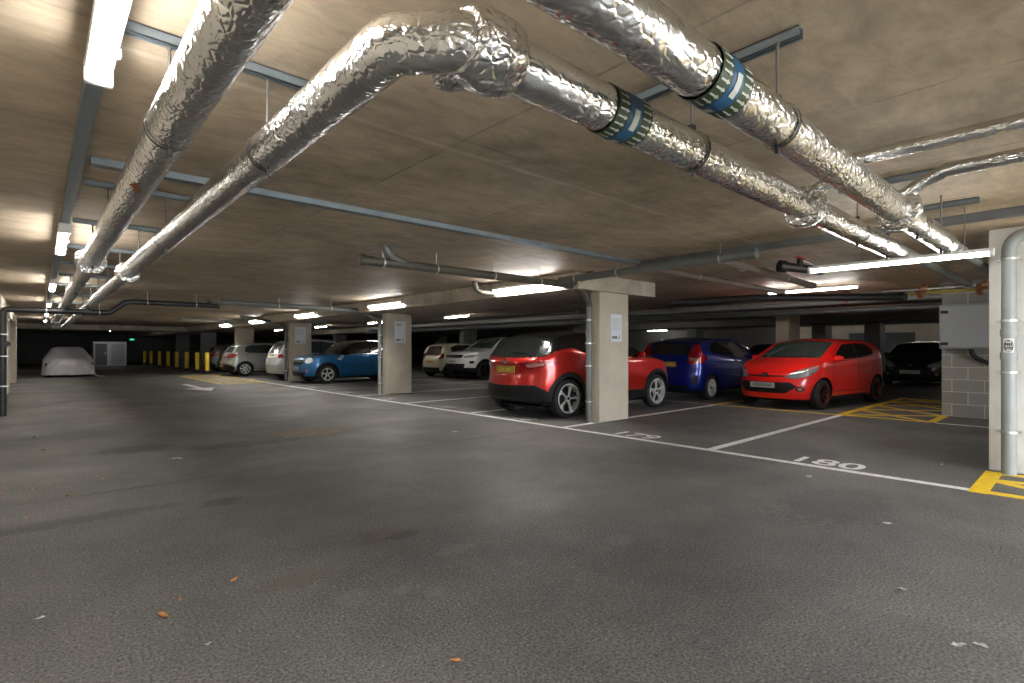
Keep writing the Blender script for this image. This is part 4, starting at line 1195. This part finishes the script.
# --- red hatchback, front towards the aisle
hatch_red = spec(name='red_hatchback', L=3.95, W=1.72, R=.305, ax=.80, wb=2.49, paint=M['p_red'],
    low=.17, prof=[(0, .70), (.10, .76), (.3, .84), (.62, .94), (.95, 1.035), (1.30, 1.20), (1.75, 1.40), (2.15, 1.465), (2.7, 1.465), (3.2, 1.41), (3.5, 1.345), (3.62, 1.29), (3.76, 1.10), (3.88, .97), (3.95, .90)],
    belt=[(0, .66), (.5, .86), (.9, .93), (1.3, .96), (2.2, 1.0), (3.3, 1.08), (3.95, 1.1)], tum=.28,
    rf=.95, pf=2.3,
    windows=[('f', [(1.27, 1.005), (1.45, 1.14), (1.80, 1.325), (2.28, 1.355), (2.30, 1.03)]),
             ('r', [(2.36, 1.035), (2.34, 1.355), (2.85, 1.34), (3.12, 1.25), (3.18, 1.12), (2.9, 1.075)])],
    screen=[(1.0, -.66, 1.045), (1.0, 0, 1.035), (1.0, .66, 1.045), (1.7, .60, 1.38), (1.8, 0, 1.42), (1.7, -.60, 1.38)], screen_d=(1, 0, -.3), screenglass=M['glass_light'],
    rearglass=[(3.8, -.5, 1.06), (3.8, .5, 1.06), (3.65, .44, 1.27), (3.65, -.44, 1.27)],
    doors=[[(1.18, .36), (1.16, .72), (1.24, .95), (2.30, 1.01), (2.33, .6), (2.30, .34)], [(2.35, .34), (2.38, .6), (2.34, 1.015), (3.15, 1.06), (3.10, .85), (2.88, .6), (2.75, .34)]],
    mirror=(1.30, .80, 1.03), rim=dict(n=9, t='thin', edge=True), rimmat=M['alloy_dark'], handle_z=.90,
    plates=[(-1, .49, .11, (1, 0, 0), 'plate_w'), (5, .80, .11, (-1, 0, 0), 'plate_y')],
    wipers=[((1.0, -.55, 1.07), (1.0, .05, 1.06)), ((1., 0, 1.06), (1., .6, 1.08))],
    panels=[('lower_grille', [(0, -.50, .555), (0, .50, .555), (0, .60, .47), (0, .42, .335), (0, -.42, .335), (0, -.60, .47)], (1, 0, 0), 'trim', .004, False, 0),
            ('upper_grille', [(0, -.36, .690), (0, .36, .690), (0, .40, .665), (0, .0, .655), (0, -.40, .665)], (1, 0, 0), 'trim', .004, False, 0),
            ('badge', [(0, .075*math.cos(a), .700+.030*math.sin(a)) for a in [2*PI*i/14 for i in range(14)]], (1, 0, 0), 'chrome', .012, False, 0, .02),
            ('headlamp', [(.06, .42, .665), (.10, .46, .73), (.35, .60, .82), (.72, .78, .875), (.66, .80, .80), (.42, .76, .70), (.2, .62, .645)], (.8, -.5, -.42), 'lens', .006, True, 1),
            ('fog_lamp_surround', [(.1, .66+.07*math.cos(a), .42+.055*math.sin(a)) for a in [2*PI*i/14 for i in range(14)]], (1, -.2, 0), 'trim', .005, True, 0, .02),
            ('fog_lamp', [(.1, .66+.042*math.cos(a), .42+.036*math.sin(a)) for a in [2*PI*i/14 for i in range(14)]], (1, -.2, 0), 'clearlens', .009, True, 0, .02),
            ('tail_lamp', [(3.8, .7, 1.08), (3.6, .8, 1.05), (3.7, .8, .88), (3.9, .7, .82)], (-.7, -.7, 0), 'redlens', .006, True, 1),
            ('sill_trim', side([(1.15, .19), (1.15, .26), (2.85, .26), (2.85, .19)]), (0, -1, 0), 'trim', .006, True, 0)])
# --- red crossover, seen from behind, black roof and cladding
cross_red = spec(name='red_crossover', L=4.21, W=1.82, R=.35, ax=.815, wb=2.636, paint=M['p_crimson'], roof=M['p_blackroof'], roofx=(1.0, 4.3), clad=.40, arch=.085, low=.24,
    prof=[(0, .82), (.12, .93), (.4, 1.0), (.95, 1.10), (1.15, 1.16), (1.75, 1.46), (2.2, 1.57), (2.8, 1.58), (3.3, 1.545), (3.62, 1.49), (3.72, 1.46), (3.84, 1.31), (3.98, 1.16), (4.08, 1.095), (4.21, 1.02)],
    belt=[(0, .76), (.5, .96), (.95, 1.04), (1.4, 1.06), (2.4, 1.09), (3.0, 1.16), (3.4, 1.25), (3.7, 1.20), (3.95, 1.10), (4.21, 1.05)], tum=.52,
    tail=[(.15, .16), (.35, .06), (.5, .0), (.66, .03), (.8, .06), (.95, .03), (1.05, .02), (1.3, .10), (1.5, .1)], rr=.62, pr=2.5,
    windows=[('f', [(1.45, 1.10), (1.65, 1.22), (2.05, 1.40), (2.5, 1.45), (2.52, 1.14)]),
             ('r', [(2.58, 1.15), (2.56, 1.45), (3.05, 1.45), (3.28, 1.40), (3.38, 1.33), (3.1, 1.22)])],
    screen=[(1.0, -.68, 1.14), (1.0, .68, 1.14), (1.7, .55, 1.46), (1.7, -.55, 1.46)],
    rearglass=[(4.05, -.60, 1.125), (4.05, 0, 1.12), (4.05, .60, 1.125), (3.75, .47, 1.41), (3.75, 0, 1.44), (3.75, -.47, 1.41)], rear_d=(-1, 0, -.15),
    doors=[[(1.25, .42), (1.22, .72), (1.36, 1.03), (2.52, 1.07), (2.58, .7), (2.55, .42)], [(2.60, .42), (2.63, .7), (2.57, 1.08), (3.2, 1.15), (3.14, .88), (2.95, .6), (2.88, .42)]],
    mirror=(1.45, .84, 1.12), rimr=.76, rim=dict(n=5, t='blade'), handle_z=.95, 
    plates=[(6, .865, .125, (-1, 0, 0), 'plate_y')], plateoff=.02,
    wipers=[((4.0, -.05, 1.165), (4.0, .36, 1.155))],
    panels=[('plate_recess', [(4.2, -.38, .97), (4.2, .38, .97), (4.2, .35, .80), (4.2, .30, .775), (4.2, -.30, .775), (4.2, -.35, .80)], (-1, 0, 0), M['p_crimson'], .010, False, 1),
            ('badge', [(4.2, .048*math.cos(a), 1.005+.048*math.sin(a)) for a in [2*PI*i/14 for i in range(14)]], (-1, 0, 0), 'chrome', .014, False, 0, .02),
            ('tail_lamp', [(4.2, .36, .975), (4.1, .60, 1.02), (3.7, .86, 1.03), (3.66, .88, .99), (3.9, .80, .93), (4.1, .62, .875), (4.17, .48, .90)], (-.80, -.6, 0), 'redlens', .008, True, 0),
            ('tail_lamp_lens', [(4.15, .52, .955), (4.1, .64, .975), (3.95, .80, .985), (3.97, .78, .945), (4.1, .62, .91), (4.14, .52, .915)], (-.80, -.6, 0), 'clearlens', .012, True, 0),
            ('rear_bumper', [(4.2, -.66, .60), (4.2, 0, .575), (4.2, .66, .60), (4.1, .80, .52), (3.9, .88, .42), (3.9, .88, .27), (4.2, .5, .25), (4.2, -.5, .25), (3.9, -.88, .27), (3.9, -.88, .42), (4.1, -.80, .52)], (-1, 0, 0), 'trim', .016, False, 0),
            ('bumper_strip', [(4.2, -.62, .635), (4.2, 0, .615), (4.2, .62, .635), (4.2, .62, .61), (4.2, 0, .585), (4.2, -.62, .61)], (-1, 0, 0), M['p_crimson'], .022, False, 0),
            ('skid_strip', [(4.2, -.5, .36), (4.2, .5, .36), (4.2, .45, .33), (4.2, -.45, .33)], (-1, 0, 0), 'alloy_dark', .022, False, 0),
            ('headlamp', [(.05, .45, .62), (.05, .45, .76), (.2, .70, .76), (.25, .72, .62)], (.9, -.4, 0), 'lens', .006, True, 1)])
# --- deep blue hatchback
mpv_blue = spec(name='dark_blue_hatchback', L=4.0, W=1.70, R=.30, ax=.80, wb=2.53, paint=M['p_navy'],
    prof=[(0, .74), (.1, .82), (.35, .92), (.7, 1.02), (.9, 1.09), (1.3, 1.30), (1.75, 1.47), (2.2, 1.525), (2.8, 1.52), (3.3, 1.48), (3.6, 1.42), (3.72, 1.36), (3.84, 1.12), (3.92, .98), (4.0, .88)],
    belt=[(0, .70), (.5, .90), (.9, .95), (1.5, .97), (2.5, 1.02), (3.4, 1.10), (4.0, 1.1)], tum=.28, rr=.45, pr=3.2,
    tail=[(.15, .10), (.35, .0), (.6, .0), (.8, .03), (1.1, .03), (1.5, .05)],
    windows=[('f', [(1.2, 1.0), (1.35, 1.16), (1.75, 1.38), (2.3, 1.43), (2.32, 1.04)]), ('r', [(2.38, 1.045), (2.36, 1.43), (3.0, 1.41), (3.25, 1.34), (3.4, 1.17), (3.2, 1.12)])],
    screen=[(1.0, -.66, 1.1), (1.0, .66, 1.1), (1.7, .56, 1.46), (1.7, -.56, 1.46)],
    rearglass=[(3.85, -.56, 1.09), (3.85, .56, 1.09), (3.7, .50, 1.36), (3.7, -.50, 1.36)], rear_d=(-1, 0, -.1),
    doors=[[(1.15, .34), (1.12, .7), (1.2, .95), (2.32, 1.01), (2.35, .6), (2.32, .32)], [(2.37, .32), (2.40, .6), (2.36, 1.015), (3.3, 1.09), (3.15, .8), (2.85, .55), (2.75, .32)]],
    mirror=(1.25, .80, 1.04), rim=dict(n=7, t='twin'), handle_z=.92, plates=[(6, .86, .12, (-1, 0, 0), 'plate_y')],
    panels=[('tail_lamp', [(3.92, .60, 1.10), (3.80, .70, 1.35), (3.74, .74, 1.35), (3.74, .80, 1.12), (3.55, .84, 1.02), (3.75, .84, .90), (3.95, .66, .86), (3.97, .56, .92)], (-.75, -.66, 0), 'redlens', .008, True, 0),
            ('tail_lamp_lens', [(3.95, .62, 1.02), (3.85, .76, 1.0), (3.9, .74, .93), (3.96, .62, .95)], (-.75, -.66, 0), 'clearlens', .012, True, 0),
            ('bumper_vent', [(3.95, .70, .62), (3.9, .78, .60), (3.9, .78, .38), (3.95, .66, .42)], (-.85, -.5, 0), 'trim', .006, True, 0),
            ('lower_valance', [(4., -.6, .36), (4., .6, .36), (4, .55, .24), (4, -.55, .24)], (-1, 0, 0), 'trim', .006, False, 0),
            ('crease_highlight', side([(1.3, .52), (2.2, .56), (2.95, .66), (2.2, .545), (1.3, .50)]), (0, -1, 0), 'chrome', .006, True, 0)])  # chrome sliver stands in for the highlight along the side crease
# --- blue compact crossover, front towards the aisle
mini = spec(name='blue_crossover', L=4.10, W=1.79, R=.325, ax=.79, wb=2.595, paint=M['p_blue'], roof=M['p_blackroof'], roofx=(1.15, 3.9), arch=.06, low=.22,
    prof=[(0, .78), (.08, .90), (.3, .98), (.7, 1.03), (1.15, 1.08), (1.35, 1.20), (1.75, 1.46), (2.0, 1.52), (2.6, 1.55), (3.3, 1.53), (3.75, 1.47), (3.85, 1.42), (3.97, 1.15), (4.04, 1.0), (4.1, .9)],
    belt=[(0, .74), (.4, .94), (1.1, 1.00), (2, 1.02), (3.2, 1.06), (4.1, 1.08)], tum=.22, rf=.7, pf=2.6,
    nose=[(.15, .08), (.3, .0), (.5, .0), (.7, .02), (.85, .04), (1.1, .1)],
    windows=[('f', [(1.42, 1.04), (1.55, 1.18), (1.80, 1.40), (2.35, 1.45), (2.36, 1.06)]), ('r', [(2.42, 1.06), (2.41, 1.45), (3.1, 1.45), (3.5, 1.42), (3.65, 1.13), (3.3, 1.09)])],
    screen=[(1.2, -.68, 1.12), (1.2, .68, 1.12), (1.7, .60, 1.45), (1.7, -.60, 1.45)], screenglass=M['glass_light'], screen_d=(1, 0, -.1),
    rearglass=[(3.95, -.5, 1.1), (3.95, .5, 1.1), (3.85, .48, 1.38), (3.85, -.48, 1.38)],
    doors=[[(1.38, .38), (1.36, .8), (1.45, 1.0), (2.38, 1.03), (2.42, .6), (2.38, .36)], [(2.43, .36), (2.47, .6), (2.42, 1.03), (3.2, 1.05), (3.15, .85), (2.92, .6), (2.85, .36)]],
    mirror=(1.5, .86, 1.08), mirmat=M['trim'], rim=dict(n=5, t='blade'), handle_z=.93, handlemat=M['chrome'], plates=[(-1, .53, .12, (1, 0, 0), 'plate_w')],
    panels=[('headlamp', [(.22, .66+.17*math.cos(a), .80+.105*math.sin(a)+.05*math.cos(a)) for i, a in enumerate([2*PI*i/18 for i in range(18)])], (.82, -.52, -.3), 'lens_white', .010, True, 0),
            ('upper_grille', [(0, -.44, .83), (0, .44, .83), (0, .50, .76), (0, .40, .66), (0, -.40, .66), (0, -.50, .76)], (1, 0, 0), 'trim', .008, False, 1),
            ('grille_surround', [(0, -.40, .775), (0, .40, .775), (0, .40, .75), (0, -.40, .75)], (1, 0, 0), 'chrome', .014, False, 0),
            ('lower_grille', [(0, -.6, .40), (0, .6, .40), (0, .55, .27), (0, -.55, .27)], (1, 0, 0), 'trim', .006, False, 1),
            ('side_scuttle', side([(1.14, .84), (1.24, .99), (1.38, .99), (1.27, .82)]), (0, -1, 0), 'lens_white', .012, True, 0),
            ('side_scuttle_inlay', side([(1.19, .89), (1.25, .955), (1.31, .955), (1.24, .885)]), (0, -1, 0), 'trim', .016, True, 0),
            ('window_strip', side([(1.45, 1.020), (1.45, 1.034), (3.7, 1.085), (3.7, 1.071)]), (0, -1, 0), 'chrome', .006, True, 0),
            ('fog_lamp', [(.1, .66+.05*math.cos(a), .46+.05*math.sin(a)) for a in [2*PI*i/12 for i in range(12)]], (1, -.3, 0), 'clearlens', .008, True, 0, .02),
            ('tail_lamp', [(4.0, .62, .95), (3.95, .74, .95), (3.97, .74, .75), (4.03, .62, .75)], (-.8, -.6, 0), 'redlens', .008, True, 0)])
# --- white off-roader
suv = spec(name='white_off_roader', L=4.6, W=1.95, R=.37, ax=.90, wb=2.74, paint=M['p_white'], arch=.05, low=.28, clad=.50,
    prof=[(0, .94), (.1, 1.04), (.4, 1.12), (.9, 1.17), (1.25, 1.22), (1.7, 1.48), (2.05, 1.66), (2.5, 1.72), (3.4, 1.715), (4.1, 1.67), (4.3, 1.62), (4.45, 1.3), (4.52, 1.15), (4.6, 1.0)],
    belt=[(0, .90), (.5, 1.06), (1.2, 1.12), (2.5, 1.14), (3.6, 1.20), (4.6, 1.26)], tum=.26, rf=.85, pf=2.6,
    nose=[(.2, .16), (.4, .05), (.6, .0), (.8, .0), (1.0, .05), (1.2, .1)],
    windows=[('f', [(1.55, 1.16), (1.7, 1.32), (2.1, 1.57), (2.6, 1.61), (2.6, 1.17)]), ('r', [(2.67, 1.17), (2.67, 1.61), (3.4, 1.60), (3.45, 1.21)]), ('q', [(3.52, 1.22), (3.48, 1.60), (4.05, 1.57), (4.2, 1.3)])],
    screen=[(1.3, -.76, 1.24), (1.3, .76, 1.24), (2.0, .63, 1.63), (2.0, -.63, 1.63)], screenglass=M['glass_light'],
    rearglass=[(4.5, -.6, 1.22), (4.5, .6, 1.22), (4.3, .55, 1.55), (4.3, -.55, 1.55)],
    doors=[[(1.42, .40), (1.40, .8), (1.52, 1.13), (2.62, 1.14), (2.66, .7), (2.62, .4)], [(2.68, .4), (2.72, .7), (2.67, 1.14), (3.5, 1.18), (3.45, .95), (3.2, .7), (3.1, .4)]],
    mirror=(1.65, .92, 1.22), rim=dict(n=5, t='twin'), rimmat=M['alloy_dark'], handle_z=1.02, plates=[(-1, .72, .12, (1, 0, 0), 'plate_w')],
    panels=[('headlamp', [(.05, .62, .95), (.08, .60, .87), (.35, .86, .87), (.55, .95, .99), (.3, .84, 1.0)], (.8, -.55, -.15), 'lens', .008, True, 0),
            ('upper_grille', [(0, -.56, .985), (0, .56, .985), (0, .52, .86), (0, -.52, .86)], (1, 0, 0), 'trim', .008, False, 1),
            ('lower_grille', [(0, -.66, .64), (0, .66, .64), (0, .56, .42), (0, -.56, .42)], (1, 0, 0), 'trim', .008, False, 1),
            ('fog_lamp', [(.2, .80, .74), (.35, .90, .76), (.4, .92, .66), (.22, .80, .64)], (.85, -.5, 0), 'trim', .008, True, 1),
            ('fender_vent', side([(1.24, .98), (1.26, 1.04), (1.40, 1.04), (1.36, .98)]), (0, -1, 0), 'trim', .008, True, 0)])
# --- cream small hatchback, from behind
cream = spec(name='cream_hatchback', L=3.7, W=1.66, R=.30, ax=.75, wb=2.42, paint=M['p_cream'],
    prof=[(0, .74), (.1, .82), (.5, .94), (.85, 1.02), (1.3, 1.26), (1.75, 1.43), (2.2, 1.48), (2.9, 1.46), (3.3, 1.40), (3.42, 1.34), (3.56, 1.08), (3.64, .92), (3.7, .84)],
    belt=[(0, .70), (.5, .88), (1, .94), (2, .98), (3.7, 1.08)], tum=.28, rr=.4,
    windows=[('f', [(1.15, .98), (1.35, 1.15), (1.75, 1.34), (2.2, 1.38), (2.2, 1.0)]), ('r', [(2.26, 1.0), (2.26, 1.38), (2.8, 1.37), (3.1, 1.28), (3.1, 1.1)])],
    screen=[(1.0, -.64, 1.07), (1.0, .64, 1.07), (1.6, .55, 1.38), (1.6, -.55, 1.38)],
    rearglass=[(3.6, -.60, .93), (3.6, .60, .93), (3.4, .50, 1.33), (3.4, -.50, 1.33)], rear_d=(-1, 0, -.1),
    doors=[[(1.1, .34), (1.08, .7), (1.15, .93), (2.25, .98), (2.3, .6), (2.26, .32)]], mirror=(1.2, .78, 1.0), handle_z=.88, plates=[(6, .66, .11, (-1, 0, 0), 'plate_y')],
    panels=[('tail_lamp', [(3.62, .56, 1.0), (3.5, .76, 1.02), (3.45, .80, .88), (3.6, .70, .76), (3.66, .54, .82)], (-.75, -.66, 0), 'redlens', .008, True, 1),
            ('lower_bumper', [(3.7, -.62, .42), (3.7, .62, .42), (3.7, .6, .24), (3.7, -.6, .24)], (-1, 0, 0), 'trim', .008, False, 0)])
# --- silver hatchback, side and rear
golf = spec(name='silver_hatchback', L=4.2, W=1.76, R=.315, ax=.88, wb=2.58, paint=M['p_silver'],
    prof=[(0, .70), (.1, .78), (.5, .90), (1.05, 1.0), (1.5, 1.24), (1.95, 1.42), (2.4, 1.485), (3.1, 1.46), (3.6, 1.40), (3.78, 1.34), (3.95, 1.12), (4.08, .98), (4.2, .9)],
    belt=[(0, .66), (.6, .88), (1.1, .94), (2.2, .97), (3.5, 1.01), (4.2, 1.02)], tum=.30, rr=.5, clad=.0,
    tail=[(.15, .12), (.35, .0), (.6, .0), (.75, .08), (1.1, .1), (1.5, .14)],
    windows=[('f', [(1.42, .99), (1.6, 1.15), (1.98, 1.345), (2.5, 1.39), (2.52, 1.01)]), ('r', [(2.58, 1.01), (2.56, 1.39), (3.2, 1.37), (3.42, 1.30), (3.48, 1.1), (3.35, 1.04)])],
    screen=[(1.2, -.66, 1.06), (1.2, .66, 1.06), (1.9, .56, 1.40), (1.9, -.56, 1.40)],
    rearglass=[(4.0, -.55, 1.05), (4.0, .55, 1.05), (3.8, .48, 1.31), (3.8, -.48, 1.31)], rear_d=(-1, 0, -.2), glass=M['glass_light'],
    doors=[[(1.35, .34), (1.33, .7), (1.4, .94), (2.52, .98), (2.56, .6), (2.52, .32)], [(2.58, .32), (2.6, .6), (2.56, .985), (3.45, 1.0), (3.3, .78), (3.1, .55), (3.0, .32)]],
    mirror=(1.45, .82, 1.02), rim=dict(n=7, t='fat'), handle_z=.88, plates=[(6, .45, .11, (-1, 0, 0), 'plate_y')],
    panels=[('tail_lamp', [(4.12, .48, .98), (3.85, .80, .99), (3.72, .86, .95), (3.82, .84, .84), (4.12, .62, .80), (4.16, .48, .84)], (-.75, -.66, 0), 'redlens', .008, True, 1),
            ('bumper_strip', [(4.2, -.6, .62), (4.2, .6, .62), (4.2, .6, .57), (4.2, -.6, .57)], (-1, 0, 0), 'p_silverblue', .012, False, 0),
            ('lower_bumper', [(4.2, -.66, .52), (4.2, .66, .52), (4., .84, .44), (4.0, .84, .26), (4.2, .6, .22), (4.2, -.6, .22), (4., -.84, .26), (4., -.84, .44)], (-1, 0, 0), 'trim', .008, False, 0),
            ('side_strip', side([(1.5, .53), (1.5, .57), (3.0, .59), (3.0, .55)]), (0, -1, 0), 'p_silverblue', .010, True, 0)])
# --- pale people carrier, mostly rear
mpv = spec(name='silver_people_carrier', L=4.3, W=1.78, R=.315, ax=.88, wb=2.65, paint=M['p_silverblue'],
    prof=[(0, .76), (.1, .85), (.5, .96), (.95, 1.06), (1.5, 1.38), (1.95, 1.56), (2.5, 1.62), (3.2, 1.60), (3.8, 1.52), (3.92, 1.46), (4.08, 1.2), (4.2, 1.0), (4.3, .88)],
    belt=[(0, .72), (.6, .92), (1.1, .98), (2.2, 1.0), (4.3, 1.06)], tum=.27, rr=.45,
    windows=[('f', [(1.3, 1.03), (1.5, 1.22), (1.95, 1.47), (2.5, 1.52), (2.5, 1.04)]), ('r', [(2.56, 1.04), (2.56, 1.52), (3.2, 1.50), (3.2, 1.06)]), ('q', [(3.26, 1.06), (3.26, 1.49), (3.65, 1.44), (3.75, 1.1)])],
    screen=[(1.2, -.68, 1.14), (1.2, .68, 1.14), (1.9, .56, 1.54), (1.9, -.56, 1.54)],
    rearglass=[(4.15, -.60, 1.04), (4.15, .60, 1.04), (3.95, .52, 1.44), (3.95, -.52, 1.44)], rear_d=(-1, 0, -.15), glass=M['glass_light'],
    doors=[[(1.25, .34), (1.22, .7), (1.3, .98), (2.5, 1.01), (2.54, .6), (2.5, .32)], [(2.56, .32), (2.58, .6), (2.54, 1.01), (3.4, 1.03), (3.3, .78), (3.1, .55), (3.0, .32)]],
    mirror=(1.4, .83, 1.06), handle_z=.92, plates=[(6, .95, .11, (-1, 0, 0), 'plate_y')],
    panels=[('tail_lamp', [(4.15, .62, 1.0), (4.0, .80, 1.02), (3.95, .84, .86), (4.15, .70, .82)], (-.75, -.66, 0), 'redlens', .008, True, 1),
            ('bumper_strip', [(4.3, -.7, .60), (4.3, .7, .60), (4.3, .7, .55), (4.3, -.7, .55)], (-1, 0, 0), 'p_silver', .012, False, 0)])
dark = dict(hatch_red); dark.update(name='black_hatchback', paint=M['p_black'], rimmat=M['alloy_dark'], rim=dict(n=5, t='fat'), screenglass=M['glass'])

R180 = PI
def place_front(S, xf, yc, label, rz=0.):      # nose towards the aisle (-X)
    return make_car(S, label, (xf, yc, 0), rz)
def place_rear(S, xr, yc, label, rz=0.):       # tail towards the aisle: rotate half a turn
    a = PI+rz
    return make_car(S, label, (xr+S['L']*math.cos(rz), yc+S['L']*math.sin(rz), 0), a)
c_j = place_rear(cross_red, 6.29, 7.19, 'glossy red crossover with black roof parked nose-in behind the central column', -.045)
a = -.13
c_f = place_front(hatch_red, 11.16, 4.62, 'bright red hatchback facing out beside the yellow hatched box', a)
c_b = place_rear(mpv_blue, 11.32, 6.98, 'dark blue hatchback seen from behind between the two red cars')
c_m = place_front(mini, 6.76, 18.95, 'blue compact crossover with black roof facing the aisle between two columns')
c_s = place_front(suv, 12.1, 16.95, 'white off-roader facing out in the second row, left of the red crossover')
c_c = place_rear(cream, 12.5, 19.2, 'small cream hatchback seen from behind, left of the white off-roader')
c_g = place_rear(golf, 6.1, 26.25, 'silver hatchback seen from the side beyond the worn yellow hatching')
c_v = place_rear(mpv, 6.75, 21.9, 'silver people carrier tail partly hidden by the column left of the blue car')
c_k = place_front(dark, 20.6, 3.95, 'black hatchback facing out beside the block wall and cabinet')
dks = [(21.3, 9.2, 'black car glimpsed between the dark blue and the bright red cars'), (12.0, 29.4, 'dark car behind the bonnet of the blue crossover'), (21.3, 11.7, 'black car behind the roof of the dark blue hatchback'),
       (21.5, 19.5, 'black car in the far row behind the white off-roader')]
for i, (x, y, lb) in enumerate(dks):
    c = copy_tree(c_k); c.location = (x, y, 0); c['label'] = lb; c.name = 'black_hatchback'
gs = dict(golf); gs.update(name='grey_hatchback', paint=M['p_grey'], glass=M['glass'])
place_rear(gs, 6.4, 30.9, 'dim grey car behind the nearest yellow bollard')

# covered car
def covered_car():
    L, W = 4.1, .86
    prof = [(0, .55), (.08, .66), (.3, .78), (.95, .88), (1.4, 1.08), (1.9, 1.27), (2.6, 1.30), (3.2, 1.2), (3.7, .95), (4.0, .8), (4.1, .6)]
    rings = []
    n = 70
    for i in range(n+1):
        t = i/n; x = L*(.5*t+.5*(.5-.5*math.cos(PI*t)))
        w = W*(max(0, 1-abs(2*x/L-1)**7))**(1/3.2) if 0 < i < n else .05
        w = max(w, .1)
        zt = interp(prof, x)
        half = []
        fs = [(0, 1.0, 0)]
        pts = [(1.02, .10), (1.0, .22), (.995, .36), (.985, .48), (.95, .58), (.87, .68), (.78, .78), (.70, .88), (.60, .96), (.4, 1.0), (.2, 1.0), (0, 1.0)]
        ring = []
        for k, h in pts:
            y = k*w; z = h*zt if h > .12 else .10
            q = Vector((x*2.2, y*2.2, z*2.2))
            nz = noise.noise(q*1.6)*.05+abs(noise.noise(Vector((x*5+y*6, z*9, y*5))))*.07*(1.25-h)
            ring.append((x, y, z, nz))
        full = [Vector((a, b+c4*1, c)) for a, b, c, c4 in ring]
        other = []
        for a, b, c, _ in ring[-2::-1]:
            c4 = noise.noise(Vector((a*3.3, -b*3.3, c*3.3)))*.05+abs(noise.noise(Vector((a*5-b*6, c*9, -b*5))))*.06
            other.append(Vector((a, -b-c4, c)))
        for v in full+other:
            v.x += .10*noise.noise(Vector((v.y*5, v.z*6, v.x)))+(.0 if v.z > .3 else -.03)
            v.z += .015*noise.noise(v*5)
        rings.append(full+other)
    m = MB(); m.ring(rings, 0)
    m.xf(Matrix.Rotation(PI/2, 4, 'Z'))   # length along +Y
    m.xf(Matrix.Translation((.98, 29.3, 0)))
    cv = empty('covered_car', (.98, 31.3, 0), 'parked car under a loose grey cloth cover at the end of the aisle', 'car')
    m.build('cloth_cover', M['cover'], cv, 70)
    for y in (30.1, 32.6):
        for x in (.28, 1.68):
            MB().cyl((x-.1, y, .3), (x+.1, y, .3), .3, 24).build('wheel', M['tyre'], cv, 40)
    MB().tube([(1.8, 29.5, .12), (1.9, 29.3, .03), (2.15, 29.15, .01)], .02, 8).build('tie_strap', M['scrap'], cv)
covered_car()

# ------------------------------------------------------------------ camera, world, colour
cam = bpy.data.cameras.new('camera'); co = bpy.data.objects.new('camera', cam); COL.objects.link(co)
cam.sensor_width = 36; cam.lens = 525/1024*36; cam.shift_y = 6.5/1024; cam.clip_start = .02; cam.clip_end = 200
co.location = (0, 0, EYE); co.rotation_euler = (PI/2, 0, -math.radians(42))
SC.camera = co
wd = bpy.data.worlds.new('world'); SC.world = wd; wd.use_nodes = True
wd.node_tree.nodes['Background'].inputs[0].default_value = (.6, .65, .7, 1); wd.node_tree.nodes['Background'].inputs[1].default_value = 4.0
vs = SC.view_settings
vs.view_transform = 'Standard'; vs.look = 'None'; vs.gamma = 1; vs.use_curve_mapping = False; vs.exposure = 2.15
